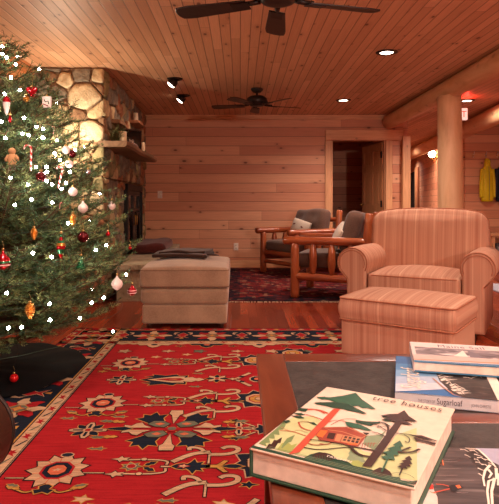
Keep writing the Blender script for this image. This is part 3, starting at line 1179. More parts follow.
def crown2(q):
    k = max(0, 1 - (q[0] / 0.38) ** 2) * max(0, 1 - (q[1] / 0.30) ** 2)
    bulge = 0.008 * max(0, 1 - (q[2] / 0.045) ** 2)
    sx_ = 1 if q[0] > 0 else -1
    sy_ = 1 if q[1] > 0 else -1
    return [q[0] + (bulge * sx_ if abs(q[0]) > .33 else 0), q[1] + (bulge * sy_ if abs(q[1]) > .25 else 0), q[2] + (0.035 * k if q[2] > 0 else 0)]


cu = MB().add(rbox(0.71, 0.54, 0.14, 0.02, 8, 4, cz=0.365, warp=crown2), 0, True).build('cushion', SX, r)
for z in (0.299, 0.431):
    c_ = []
    for (sx_, sy_, a0) in ((1, 1, 0), (-1, 1, 90), (-1, -1, 180), (1, -1, 270)):
        for k in range(4):
            a = math.radians(a0 + 30 * k)
            c_.append((sx_ * 0.324 + 0.033 * math.cos(a), sy_ * 0.239 + 0.033 * math.sin(a), z))
    c_.append(c_[0])
    MB().add(tube(c_, 0.005, 6, False), 0, True).build('piping', PIPE, cu)
for (x, y) in ((-.28, -.2), (.28, -.2), (-.28, .2), (.28, .2)):
    MB().add(lathe([(0.02, 0.0), (0.028, 0.08)], 12, x, y, 0), 0, True).build('foot', FOOT, r)

# ------------------------------------------------------------------ plain beige ottoman by the tree
BEIGE = cloth('beige_chenille', (150, 122, 98), (178, 148, 120), 90, 0.95, 0.4, 0.4, 6.0)
BEIGE2 = flat('beige_piping', (128, 100, 80), 0.9, 0.2)
r = empty('ottoman', (-0.463, 5.09, 0), math.radians(0.5), 'large plain beige ottoman between the Christmas tree and the log chairs', 'ottoman')
MB().add(rbox(0.70, 0.92, 0.16, 0.02, 4, 3, cz=0.12), 0, True).build('base', BEIGE, r)
MB().add(rbox(0.725, 0.945, 0.142, 0.04, 4, 4, cz=0.268), 0, True).build('middle_band', BEIGE, r)


def crown3(q):
    k = max(0, 1 - (q[0] / 0.42) ** 2) * max(0, 1 - (q[1] / 0.56) ** 2)
    return [q[0], q[1], q[2] + (0.050 * k if q[2] > 0 else 0)]


cu = MB().add(rbox(0.74, 0.96, 0.165, 0.035, 8, 4, cz=0.418, warp=crown3), 0, True).build('cushion', BEIGE, r)
for z in (0.350, 0.484):
    c_ = []
    for (sx_, sy_, a0) in ((1, 1, 0), (-1, 1, 90), (-1, -1, 180), (1, -1, 270)):
        for k in range(4):
            a = math.radians(a0 + 30 * k)
            c_.append((sx_ * 0.330 + 0.035 * math.cos(a), sy_ * 0.44 + 0.035 * math.sin(a), z))
    c_.append(c_[0])
    MB().add(tube(c_, 0.006, 6, False), 0, True).build('piping', BEIGE2, cu)
for (x, y) in ((-.3, -.4), (.3, -.4), (-.3, .4), (.3, .4)):
    MB().add(lathe([(0.022, 0.0), (0.028, 0.05)], 12, x, y, 0), 0, True).build('foot', FOOT, r)
# folded dark garment on it
def fold(seed, hx, hy):
    rr_ = random.Random(seed)
    ph = [rr_.uniform(0, 6) for _ in range(4)]
    def w(q):
        e = 0.006 * math.sin(q[0] * 23 + ph[0]) * math.cos(q[1] * 19 + ph[1])
        return [q[0] + 0.012 * math.sin(q[1] * 14 + ph[2]), q[1] + 0.014 * math.sin(q[0] * 12 + ph[3]), q[2] + e - 0.10 * (q[0] / 1.2) ** 2]
    return w
r = empty('folded_jacket', (-0.52, 5.14, 0.575), math.radians(-8), 'dark brown folded jacket lying on the plain beige ottoman', 'jacket')
DK = cloth('dark_brown_cloth', (44, 30, 25), (64, 44, 36), 70, 0.9, 0.5)
MB().add(rbox(0.50, 0.40, 0.034, 0.016, 10, 3, warp=fold(1, 0, 0)), 0, True).build('folded_body', DK, r)
MB().add(rbox(0.42, 0.32, 0.026, 0.012, 10, 3, cx=.03, cy=.02, cz=0.026, warp=fold(2, 0, 0)), 0, True).build('top_fold', DK, r)
MB().add(tube([(0.16, -.05, 0.012), (0.25, -.10, 0.006), (0.30, -.06, 0.0), (0.335, -0.03, -0.006)], [0.016, 0.02, 0.016, 0.008], 8, True, 0.5), 0, True).build('sleeve', DK, r)

# ------------------------------------------------------------------ log armchairs
LW = wood('varnished_cedar', 0, (122, 52, 26), (156, 76, 40), (184, 104, 60), 0.3, 1.0, True, 0.18, 0.4, 5)
LWy = wood('varnished_cedar_side', 1, (122, 52, 26), (156, 76, 40), (190, 112, 66), 0.3, 1.0, True, 0.18, 0.4, 5)
LWz = wood('varnished_cedar_post', 2, (122, 52, 26), (156, 76, 40), (184, 104, 60), 0.3, 1.0, True, 0.18, 0.4, 5)
CHAR = cloth('charcoal_brown_cloth', (84, 60, 50), (112, 84, 70), 80, 0.95, 0.4)
CHARS = cloth('grey_brown_seat_cloth', (92, 76, 68), (118, 98, 88), 80, 0.95, 0.4)


def log_chair(loc, rot, label, seed, seatm):
    r = empty('log_armchair', loc, rot, label, 'armchair')
    hw, hd = 0.39, 0.375
    for sx_ in (-1, 1):
        MB().add(log((sx_ * hw, -hd, 0), (sx_ * hw, -hd, 0.60), 0.050, 14, seed + sx_, 0.07, 0.9), 0, True).build('leg', LWz, r)
        MB().add(log((sx_ * hw, hd - .04, 0), (sx_ * hw * 1.0, hd + .045, 0.92), 0.046, 14, seed + 3 + sx_, 0.06, 0.95), 0, True).build('rear_post', LWz, r)
        MB().add(log((sx_ * hw, -hd - 0.13, 0.618), (sx_ * hw, hd + 0.04, 0.618), 0.045, 14, seed + 6 + sx_, 0.06), 0, True).build('armrest', LWy, r)
        MB().add(log((sx_ * hw, -hd, 0.235), (sx_ * hw, hd - .02, 0.215), 0.042, 12, seed + 9 + sx_, 0.06), 0, True).build('side_rail', LWy, r)
        for k in range(3):
            y = -hd + 0.20 * (k + 1)
            pts = [(sx_ * hw, y, 0.24), (sx_ * hw, y, 0.29), (sx_ * hw, y, 0.36), (sx_ * hw, y, 0.50), (sx_ * hw, y, 0.57), (sx_ * hw, y, 0.61)]
            MB().add(tube(pts, [0.022, 0.030, 0.042, 0.042, 0.030, 0.022], 12), 0, True).build('spindle', LWz, r)
    MB().add(log((-hw, -hd + .01, 0.30), (hw, -hd + .01, 0.30), 0.038, 12, seed + 20, 0.06), 0, True).build('front_rail', LW, r)
    MB().add(log((-hw, -hd + .01, 0.17), (hw, -hd + .01, 0.17), 0.030, 12, seed + 21, 0.06), 0, True).build('front_rail', LW, r)
    MB().add(log((-hw, hd - .0, 0.24), (hw, hd - .0, 0.24), 0.036, 12, seed + 22, 0.06), 0, True).build('back_rail', LW, r)
    MB().add(log((-hw, hd + .055, 0.78), (hw, hd + .055, 0.78), 0.036, 12, seed + 23, 0.06), 0, True).build('back_rail', LW, r)
    def w(q):
        k = max(0, 1 - (q[0] / 0.40) ** 2) * max(0, 1 - (q[1] / 0.42) ** 2)
        return [q[0], q[1], q[2] + 0.03 * k * (1 if q[2] > 0 else -0.2)]
    MB().add(rbox(0.66, 0.72, 0.15, 0.05, 8, 4, cz=0.40, cy=-.03, warp=w), 0, True).build('seat_cushion', seatm, r)
    def w2(q):
        k = max(0, 1 - (q[0] / 0.40) ** 2) * max(0, 1 - (q[2] / 0.30) ** 2)
        tuft = 0.0
        for tx in (-.14, .14):
            for tz in (-.08, .10):
                tuft += math.exp(-((q[0] - tx) ** 2 + (q[2] - tz) ** 2) / 0.004)
        return [q[0] * (1 - .05 * (q[2] / .3)), q[1] + (-0.05 * k + 0.022 * tuft if q[1] < 0 else 0.0), q[2] + 0.012 * math.sin(q[0] * 9)]
    R = Matrix.Translation((0, 0.225, 0.70)) @ Matrix.Rotation(math.radians(-14), 4, 'X')
    MB().add(rbox(0.67, 0.17, 0.46, 0.065, 12, 4, warp=w2), 0, True, R).build('back_cushion', CHAR, r)
    return r


ca = log_chair((1.08, 6.33, 0.012), math.radians(-109.3), 'log armchair seen from its side, its near arm beside the striped armchair', 10, CHARS)
cb = log_chair((0.87, 8.17, 0.012), math.radians(-58), 'log armchair against the pine wall left of the doorway, facing the room', 40, CHAR)


# small patterned pillows
THREAD = flat('red_brown_thread', (124, 60, 50), 0.9)
def pillow(parent_world, rz, tilt, size, label, spots, roll=0.0):
    r = empty('throw_pillow', parent_world, rz, label, 'pillow')
    def w(q):
        k = max(0, 1 - (q[0] / (size[0] / 2)) ** 2) * max(0, 1 - (q[2] / (size[1] / 2)) ** 2)
        return [q[0], q[1] * (0.12 + 1.0 * k ** .4), q[2]]
    R = Matrix.Rotation(tilt, 4, 'X') @ Matrix.Rotation(roll, 4, 'Y')
    mb = MB()
    mb.add(rbox(size[0], 0.10, size[1], 0.006, 14, 1, warp=w), 0, True, R)
    b = mb.build('cover', cloth('pale_pillow_cloth', (196, 180, 162), (222, 206, 188), 90, 0.9), r)
    if spots:
        for (x, z, a) in spots:
            mb = MB()
            pts = [(-.022, -.008), (.0, -.014), (.022, -.006), (.03, .012), (.012, .006), (.0, .012), (-.016, .01)]
            k = max(0, 1 - (x / (size[0] / 2)) ** 2) * max(0, 1 - (z / (size[1] / 2)) ** 2)
            y = -0.055 * (0.25 + 1.1 * math.sqrt(k)) - 0.002
            q = [(x + p[0] * math.cos(a) - p[1] * math.sin(a), y, z + p[0] * math.sin(a) + p[1] * math.cos(a)) for p in pts]
            mb.add((q, [tuple(range(len(q)))]), 0, False, R)
            mb.build('woven_motif', THREAD, b)
    return r


def rel(root, x, y, z):
    return Matrix.Translation(root.location) @ Matrix.Rotation(root.rotation_euler[2], 4, 'Z') @ Vector((x, y, z))


pillow(rel(cb, -0.03, 0.04, 0.655), math.radians(-58 + 8), math.radians(-16), (0.36, 0.24), 'white pillow with small red-brown figures on the log chair by the wall', [(-.09, .03, .3), (.08, .02, -.2), (0, -.05, .1)], 0.22)
pillow(rel(ca, 0.12, 0.05, 0.66), math.radians(-109 + 14), math.radians(-24), (0.36, 0.26), 'pale patterned pillow leaning on the back of the nearer log chair', [(-.09, .04, .3), (.08, .02, -.2), (.0, -.05, .5), (-.02, .07, 0)], 0.3)

# ------------------------------------------------------------------ far rug (dark oriental runner under the log chairs)
m = new_mat('dark_oriental_rug', 0.95, spec=0.1)
t = NT(m)
c = t.coords(True)
ax = t.math('ABSOLUTE', c[1])
vec = t.comb(ax, c[2], 0.0)
vo = t.node('ShaderNodeTexVoronoi', voronoi_dimensions='2D', distance='MANHATTAN')
t.link(vec, vo.inputs['Vector'])
vo.inputs['Scale'].default_value = 17.0
sc_ = t.node('ShaderNodeSeparateColor')
t.link(vo.outputs['Color'], sc_.inputs[0])
pal = t.ramp(sc_.outputs[0], [(0.0, (92, 26, 26)), (0.36, (28, 22, 34)), (0.60, (128, 44, 40)), (0.84, (150, 112, 88)), (0.93, (56, 48, 56))], 'CONSTANT')
vo2 = t.node('ShaderNodeTexVoronoi', voronoi_dimensions='2D', distance='CHEBYCHEV')
t.link(vec, vo2.inputs['Vector'])
vo2.inputs['Scale'].default_value = 3.4
ringm = t.math('GREATER_THAN', t.math('FRACT', t.math('MULTIPLY', vo2.outputs['Distance'], 5.0)), 0.72)
col = t.mix(t.math('MULTIPLY', ringm, 0.6), pal, srgb((34, 24, 32)))
inner = t.math('LESS_THAN', t.math('MAXIMUM', t.math('DIVIDE', ax, 0.98), t.math('DIVIDE', t.math('ABSOLUTE', c[2]), 1.22)), 1.0)
col = t.mix(inner, t.mix(0.55, col, srgb((24, 18, 28))), t.mix(0.30, col, srgb((104, 24, 26))))
fine = t.noise(c[0], 300, 2)
t.link(col, t.b.inputs['Base Color'])
t.bump(fine, 0.4, 0.002)
fringe = flat('cream_fringe', (176, 150, 124), 0.95, 0.1)
r = empty('patterned_rug', (0.98, 7.35, 0), 0, 'dark red and navy oriental rug under the two log armchairs', 'rug')
MB().add(rbox(2.52, 2.92, 0.012, 0.004, 1, 2, cz=0.006)).build('pile', m, r)
rg = random.Random(9)
for s in (-1, 1):
    mb = MB()
    n = 150
    for i in range(n):
        x = -1.25 + 2.5 * i / (n - 1)
        l = rg.uniform(.035, .055)
        dx = rg.uniform(-.012, .012)
        mb.add(rbox(0.012, l, 0.004, 0.001, 1, 1, cx=x + dx / 2, cy=s * (1.46 + l / 2), cz=0.003))
    mb.build('fringe', fringe, r)

# ------------------------------------------------------------------ coats, rail, bench
r = empty('coat_rail', (4.45, 10.0, 1.88), 0, 'wooden coat rail with hooks on the hall wall above the jackets', 'coat rail')
MB().add(rbox(0.86, 0.022, 0.09, 0.004, cy=-0.012)).build('board', M['trimx'], r)
for x in (-.30, -.08, .12, .32):
    MB().add(tube([(x, -.02, .02), (x, -.06, .01), (x, -.085, .04), (x, -.075, .065)], 0.006, 6), 0, True).add(tube([(x, -.02, -.02), (x, -.05, -.035), (x, -.06, -.02)], 0.006, 6), 0, True).build('hook', M['white_plate'], r)


def jacket(loc, mat, lining, label, rot=0.0, quilt=True):
    r = empty('hanging_jacket', loc, rot, label, 'jacket')
    prof = [(0.02, .03, 0.0), (0.055, .045, -0.02), (0.065, .06, -0.08), (0.07, .065, -.13), (0.10, .065, -0.165), (0.135, .07, -.21), (0.135, .085, -.30), (0.13, .085, -.42), (0.13, .09, -.54), (0.14, .09, -.66), (0.145, .085, -.74), (0.125, .07, -.76)]
    zz, ww, dd = [-p[2] for p in prof], [p[0] for p in prof], [p[1] for p in prof]
    rings = []
    N = 60
    for i in range(N + 1):
        z = 0.76 * i / N
        w_ = float(np.interp(z, zz, ww))
        d_ = float(np.interp(z, zz, dd))
        q = 1 + (0.055 * abs(math.sin(z * PI / 0.062)) if quilt and z > .17 else 0.0)
        ring = []
        for k in range(22):
            a = 2 * PI * k / 22
            ca_, sa_ = math.cos(a), math.sin(a)
            ring.append((w_ * q * math.copysign(abs(ca_) ** .8, ca_), -0.075 + d_ * q * math.copysign(abs(sa_) ** .8, sa_) * .8, -z))
        rings.append(ring)
    MB().add(rings_mesh(rings), 0, True).build('body', mat, r)
    for s in (-1, 1):
        pts, rad = [], []
        for i in range(26):
            t_ = i / 25
            pts.append((s * (0.115 + 0.045 * math.sin(t_ * 1.6)), -.08 - .02 * t_, -0.19 - 0.50 * t_))
            rad.append((0.052 - 0.014 * t_) * (1 + (0.07 * abs(math.sin(t_ * 25)) if quilt else 0)))
        MB().add(tube(pts, rad, 12), 0, True).build('sleeve', mat, r)
    MB().add(tube([(0, -.145, -.14), (0.004, -.158, -.40), (0, -.155, -.74)], 0.006, 6), 0, True).build('zip', lining, r)
    MB().add(tube([(-.05, -.10, -.12), (-.03, -.125, -.05), (0.0, -.13, -.03), (.03, -.125, -.05), (.05, -.10, -.12)], [0.014, .02, .02, .02, .014], 8), 0, True).build('hood_opening', mat, r)
    return r


YEL = cloth('yellow_nylon', (206, 186, 20), (226, 208, 44), 30, 0.45, 0.15, 0.0)
NAV = cloth('navy_nylon', (24, 26, 40), (38, 40, 56), 30, 0.5, 0.15, 0.0)
jacket((4.37, 9.975, 1.82), YEL, flat('grey_zip', (120, 120, 90), 0.4), 'bright yellow quilted jacket hanging on the hall coat rail').scale = (0.72, 1, 1)
jacket((4.665, 9.975, 1.82), NAV, M['dark'], 'dark navy jacket hanging on the hall coat rail beside the yellow one', 0.05)
r = empty('wooden_bench', (4.75, 9.72, 0), 0, 'pale wooden bench under the hanging jackets', 'bench')
MB().add(rbox(0.92, 0.34, 0.045, 0.006, cz=0.49)).build('seat', M['trimx'], r)
for x in (-.41, .41):
    MB().add(rbox(0.045, 0.30, 0.465, 0.005, cx=x, cz=0.2335)).build('leg', M['trim'], r)
r = empty('storage_bin', (4.62, 9.72, 0), 0, 'grey storage bin under the pale hall bench', 'bin')
MB().add(rbox(0.42, 0.28, 0.30, 0.02, 1, 3, cz=0.15), 0, True).build('body', flat('grey_plastic', (120, 112, 112), 0.5), r)
MB().add(rbox(0.44, 0.30, 0.03, 0.01, 1, 3, cz=0.315), 0, True).build('lid', flat('grey_lid', (92, 86, 90), 0.5), r)
o = MB().add(rbox(1.1, 0.75, 0.014, 0.005, 1, 2, cz=0.007)).build('door_mat', cloth('blue_grey_mat', (150, 156, 172), (178, 182, 194), 50, 0.95), None, (3.55, 6.75, 0))
tag(o, 'pale blue-grey mat on the floor right of the striped armchair', 'mat')
# ------------------------------------------------------------------ big red rug: woven design as thin coloured patches in one mesh
def woven(name, c, c2=None):
    m = new_mat(name, 0.95, spec=0.08)
    t = NT(m)
    vec = t.coords(True)[0]
    s = t.coords(True)
    rowv = t.comb(t.math('MULTIPLY', s[1], 6.0), t.math('MULTIPLY', s[2], 90.0), 0.0)
    n = t.noise(rowv, 1.0, 3.0, 0.6)
    n2 = t.noise(vec, 240.0, 2.0)
    f = t.math('ADD', t.math('MULTIPLY', n, 0.7), t.math('MULTIPLY', n2, 0.3))
    c2 = c2 or tuple(int(x * 0.78) for x in c)
    t.link(t.ramp(f, [(0.36, c2), (0.60, c)]), t.b.inputs['Base Color'])
    t.bump(n2, 0.3, 0.0015)
    return m


RM = [woven('rug_red', (170, 36, 40), (140, 25, 30)), woven('rug_navy', (32, 38, 50)), woven('rug_cream', (208, 168, 130)), woven('rug_grey_green', (112, 112, 92)),
      woven('rug_gold', (202, 146, 72)), woven('rug_outline', (44, 26, 30)), woven('rug_coral', (214, 112, 78)), woven('rug_side', (120, 40, 34))]
RED, NAVY, CREAM, GREY, GOLD, LINE, CORAL = range(7)
rugb = MB()
RX0, RX1, RY0, RY1 = -1.34, 1.30, 0.6, 4.60
RZ = 0.014
rugb.add(rbox(RX1 - RX0, RY1 - RY0, RZ, 0.004, 1, 2, cx=(RX0 + RX1) / 2, cy=(RY0 + RY1) / 2, cz=RZ / 2), RED)


def patch(pts, mat, lev=2):
    if area2(pts) < 0:
        pts = pts[::-1]
    pts = [p for p in pts]
    cl = [(min(max(p[0], RX0 + .004), RX1 - .004), min(max(p[1], RY0), RY1 - .004)) for p in pts]
    rugb.add(([(p[0], p[1], RZ + 0.0004 * lev) for p in cl], [tuple(range(len(cl)))]), mat)


def shp(pts, mat, line=LINE, w=0.006, lev=2):
    if area2(pts) < 0:
        pts = pts[::-1]
    if line is not None:
        patch(offset(pts, w), line, lev - 1)
    patch(pts, mat, lev)


def xf(pts, cx, cy, sx=1.0, sy=None, a=0.0):
    sy = sx if sy is None else sy
    ca, sa = math.cos(a), math.sin(a)
    return [(cx + (p[0] * sx) * ca - (p[1] * sy) * sa, cy + (p[0] * sx) * sa + (p[1] * sy) * ca) for p in pts]


def rect(x0, x1, y0, y1):
    return [(x0, y0), (x1, y0), (x1, y1), (x0, y1)]


def stroke(pts, w, mat=CREAM, lev=2, line=LINE):
    """smooth ribbon along a path with a dark outline below it"""
    q = [Vector(p) for p in pts]
    if len(q) > 2:
        for _ in range(2):
            r_ = [q[0]]
            for a, b in zip(q, q[1:]):
                r_ += [a.lerp(b, .25), a.lerp(b, .75)]
            q = r_ + [q[-1]]
    n = len(q)
    for (ww, m_, lv, e) in (((w + .009), line, lev - 1, .004), (w, mat, lev + .3, 0)):
        if m_ is None:
            continue
        L, R_ = [], []
        for i in range(n):
            d = (q[min(i + 1, n - 1)] - q[max(i - 1, 0)])
            d = d.normalized() if d.length > 1e-9 else Vector((1, 0))
            nn = Vector((-d.y, d.x)) * ww / 2
            p = q[i] + (d * e if i == n - 1 else (-d * e if i == 0 else Vector((0, 0))))
            z = RZ + 0.0004 * lv
            L.append((p.x + nn.x, p.y + nn.y, z))
            R_.append((p.x - nn.x, p.y - nn.y, z))
        rugb.add((L + R_, [(n + i, n + i + 1, i + 1, i) for i in range(n - 1)]), m_)


def starburst(n, r0, r1, ph=0.0):
    return [((r1 if i % 2 == 0 else r0) * math.cos(PI * i / n + ph), (r1 if i % 2 == 0 else r0) * math.sin(PI * i / n + ph)) for i in range(2 * n)]


OCT = [(math.cos(PI / 8 + PI / 4 * i), math.sin(PI / 8 + PI / 4 * i)) for i in range(8)]
LEAF = [(0, 0), (.25, .22), (.45, .16), (.62, .30), (.78, .18), (1.0, .06), (.8, -.10), (.62, -.22), (.45, -.12), (.25, -.2)]
TUFT = [(-.1, 0), (-.35, .15), (-.25, .4), (-.55, .45), (-.35, .75), (0, .6), (.35, .75), (.55, .45), (.25, .4), (.35, .15), (.1, 0)]
STARP = [(1.0, 0.0), (.35, .22), (.1, .75), (-.15, .3), (-.8, .42), (-.45, 0), (-.8, -.42), (-.15, -.3), (.1, -.75), (.35, -.22)]
DOG = [(-1, .05), (-.6, .35), (-.5, .1), (0, .15), (.45, .5), (.5, .15), (1, .1), (.6, -.1), (.55, -.45), (0, -.2), (-.5, -.3), (-.7, -.1)]


def palmette(cx, cy, r=0.14, a=0.0, down=-1):
    """jagged cream flower with an octagonal navy eye and a navy calyx"""
    big = starburst(11, 0.80, 1.10, 0.3)
    shp(xf(big, cx, cy, r, r * 1.15, a), CREAM, LINE, .006, 4)
    for k_ in range(11):
        an_ = 0.3 + PI / 11 * (2 * k_ + 1) + a
        stroke([(cx + r * .5 * math.cos(an_), cy + r * .58 * math.sin(an_)), (cx + r * .84 * math.cos(an_), cy + r * .96 * math.sin(an_))], .004, CORAL, 5, None)
    shp(xf(OCT, cx, cy, r * .52, r * .60, a), NAVY, RED, .010, 7)
    shp(xf(OCT, cx, cy, r * .33, r * .38, a), CORAL, LINE, .004, 8)
    shp(xf(STARP, cx, cy, r * .22, r * .16, a + .4), CREAM, None, 0, 10)
    shp(xf(TUFT, cx + r * .2 * math.sin(a), cy + down * r * 1.05 * math.cos(a), r * .62, down * r * .8, a), NAVY, GOLD, .005, 10)
    shp(xf(OCT, cx, cy - down * r * 1.2, r * .22, r * .16, a), NAVY, CREAM, .005, 6)


def cross(cx, cy, r=0.11, arm=CREAM, core=NAVY, corner=NAVY):
    for k in range(4):
        a = PI / 2 * k
        shp(xf([(.12, -.16), (.6, -.24), (1, -.1), (1, .1), (.6, .24), (.12, .16)], cx, cy, r, None, a), arm, LINE, .005, 4)
        shp(xf([(.25, -.08), (.8, -.07), (.8, .07), (.25, .08)], cx, cy, r, None, a), core, None, 0, 6)
        shp(xf([(.30, -.10), (.55, -.22), (.8, -.16), (1.0, 0), (.8, .16), (.55, .22), (.30, .1)], cx, cy, r * .95, None, a + PI / 4), corner, GOLD, .004, 4)
    shp(xf(OCT, cx, cy, r * .16), RED, None, 0, 7)


def medallion(cx, cy, s=1.0):
    for sx in (-1, 1):
        for sy in (-1, 1):
            lf = [(.03, .03), (.07, .15), (.05, .20), (.10, .19), (.12, .235), (.15, .19), (.19, .20), (.185, .155), (.225, .14), (.17, .10), (.12, .06), (.06, .03)]
            shp([(cx + sx * p[0] * .86 * s, cy + sy * p[1] * .92 * s) for p in lf], NAVY, GOLD, .005, 4)
            shp([(cx + sx * p[0] * s, cy + sy * p[1] * s) for p in [(.015, .06), (.05, .095), (.10, .095), (.125, .06), (.09, .03), (.04, .02)]], GREY, LINE, .004, 8)
            shp([(cx + sx * p[0] * s, cy + sy * p[1] * s) for p in [(.04, .06), (.065, .075), (.09, .06), (.065, .042)]], CORAL, None, 0, 10)
            shp([(cx + sx * p[0] * s, cy + sy * p[1] * s) for p in [(.10, .015), (.135, .04), (.155, .075), (.18, .065), (.20, .035), (.235, .045), (.23, .012)]], CREAM, LINE, .004, 9)
    for sy in (-1, 1):
        shp(xf([(0, .06), (.02, .17), (.035, .19), (.03, .235), (-.03, .235), (-.035, .19), (-.02, .17)], cx, cy, s, sy * s), CREAM, LINE, .004, 11)
    for sx in (-1, 1):
        shp(xf([(.19, 0), (.23, .022), (.29, .012), (.32, 0), (.29, -.012), (.23, -.022)], cx, cy, sx * s, s), NAVY, GOLD, .004, 10)
        for sy in (-1, 1):
            shp(xf(LEAF, cx + sx * .24 * s, cy + sy * .085 * s, sx * .075, .07, 0.12 * sy * sx), GOLD, LINE, .003, 6)
            shp(xf(LEAF, cx + sx * .30 * s, cy + sy * .095 * s, sx * .065, .06, 0), GREY, GOLD, .003, 7)
    shp(xf(OCT, cx, cy, .022 * s), GREY, RED, .01, 12)


def hooks(cx, cy, s=1.0, up=1):
    """pair of curled cream scrolls"""
    y = lambda v: cy + v * up * s
    stroke([(cx - .145 * s, y(-.085)), (cx - .075 * s, y(-.015)), (cx - .02 * s, y(0)), (cx - .0, y(.0))], .026 * s, CREAM, 4)
    stroke([(cx - .02 * s, y(0)), (cx - .04 * s, y(.04)), (cx - .09 * s, y(.05)), (cx - .085 * s, y(.02))], .018 * s, CREAM, 4)
    stroke([(cx, y(-.02)), (cx + .07 * s, y(-.02)), (cx + .12 * s, y(.01)), (cx + .115 * s, y(.05)), (cx + .07 * s, y(.055)), (cx + .05 * s, y(.035))], .022 * s, CREAM, 4)
    stroke([(cx, y(0)), (cx, y(-.10))], .008, CREAM, 4)


def chain(cy):
    """horizontal vine with stars, little rosette, navy leaves and a gold fork"""
    for sy in (-1, 1):
        stroke([(-.47, cy + sy * .055), (-.40, cy + sy * .06), (-.33, cy + sy * .058), (-.285, cy + sy * .045), (-.29, cy + sy * .015)], .010, CREAM, 4)
        shp(xf(STARP, -.475, cy + sy * .062, -.042, .034, 0), CREAM, LINE, .004, 6)
        shp(xf(OCT, -.385, cy + sy * .06, .012), CREAM, LINE, .003, 7)
    stroke([(-.31, cy), (-.24, cy)], .010, CREAM, 4)
    shp(xf(starburst(7, .6, 1.0), -.425, cy, .042, .036), GREY, GOLD, .004, 6)
    shp(xf(OCT, -.425, cy, .017), RED, CREAM, .004, 9)
    for sy in (-1, 1):
        shp(xf(LEAF, -.375, cy + sy * .008, .055, .055 * sy, .55 * sy), NAVY, GOLD, .004, 7)
    shp(xf([(-1.1, 0), (-.8, .3), (-.4, .42), (-.2, .3), (0, .55), (.2, 1.0), (.35, .5), (.75, .6), (.6, .25), (1.15, .15), (1.15, -.15), (.6, -.25), (.75, -.6), (.35, -.5), (.2, -1), (0, -.55), (-.2, -.3), (-.4, -.42), (-.8, -.3)], -.195, cy, .068, .062), NAVY, GOLD, .005, 7)
    shp(xf(STARP, -.222, cy, .022, .02), CREAM, RED, .004, 9)
    shp(xf([(-1, .2), (.1, .25), (.8, 1.0), (1.2, .9), (.6, .1), (.6, -.1), (1.2, -.9), (.8, -1.0), (.1, -.25), (-1, -.2)], -.095, cy, .04, .05), GOLD, LINE, .004, 7)
    shp(xf([(-1, 0), (-.3, .6), (.3, .7), (1, 0), (.3, -.7), (-.3, -.6)], -.03, cy, .045, .024), NAVY, GOLD, .005, 8)
    stroke([(.01, cy), (.05, cy)], .006, CREAM, 3)


def tulip(cx, cy):
    out = [(-.17, .0), (-.10, .045), (-.15, .055), (-.10, .075), (-.11, .10), (-.03, .075), (.03, .10), (.05, .07), (.10, .08), (.10, .045), (.06, .0)]
    out = out + [(p[0], -p[1]) for p in out[::-1][1:-1]]
    shp(xf(out, cx, cy), NAVY, GOLD, .005, 4)
    ins = [(-.13, 0), (-.05, .03), (.02, .055), (.09, .055), (.08, .03), (.13, .045), (.155, .02), (.17, .03), (.205, .0)]
    ins = ins + [(p[0], -p[1]) for p in ins[::-1][1:-1]]
    shp(xf(ins, cx, cy), CREAM, LINE, .004, 7)
    shp(xf([(-.08, 0), (0, .022), (.06, .02), (.08, 0), (.06, -.02), (0, -.022)], cx, cy), RED, LINE, .004, 9)
    shp(xf([(-.01, 0), (.03, .012), (.055, 0), (.03, -.012)], cx, cy), CORAL, LINE, .003, 11)
    for sy in (-1, 1):
        shp(xf(DOG, cx + .16, cy + sy * .12, .035, .03), GREY, GOLD, .003, 5)


def rosette(cx, cy, r=.07):
    for k in range(8):
        shp(xf([(.25, -.12), (.7, -.22), (1.0, 0), (.7, .22), (.25, .12)], cx, cy, r, r * .95, PI / 4 * k), [NAVY, CREAM][k % 2], LINE if k % 2 else GOLD, .004, 5)
    shp(xf(OCT, cx, cy, r * .2), RED, CREAM, .005, 8)


def lattice(cx, cy):
    for sy in (-1, 1):
        for sx in (-1, 1):
            stroke([(cx + sx * .12, cy + sy * .01), (cx + sx * .04, cy + sy * .12)], .022, CREAM, 4)
            shp(xf(STARP, cx + sx * .09, cy + sy * .045, .03, .026, .5), NAVY, None, 0, 7)
    shp(xf(OCT, cx, cy, .04, .05), NAVY, CREAM, .008, 7)
    shp(xf(OCT, cx, cy, .018, .024), CORAL, None, 0, 9)
    for sx in (-1, 1):
        shp(xf(STARP, cx + sx * .14, cy, sx * .035, .03), CREAM, LINE, .004, 8)


def gold_flower(cx, cy):
    shp(xf(starburst(8, .75, 1.05, .2), cx, cy, .13, .13), NAVY, CREAM, .006, 4)
    shp(xf(OCT, cx, cy, .075, .08), CREAM, LINE, .005, 6)
    shp(xf(OCT, cx, cy, .05, .052), GOLD, RED, .008, 8)
    shp(xf(OCT, cx, cy, .02, .022), CREAM, LINE, .004, 10)


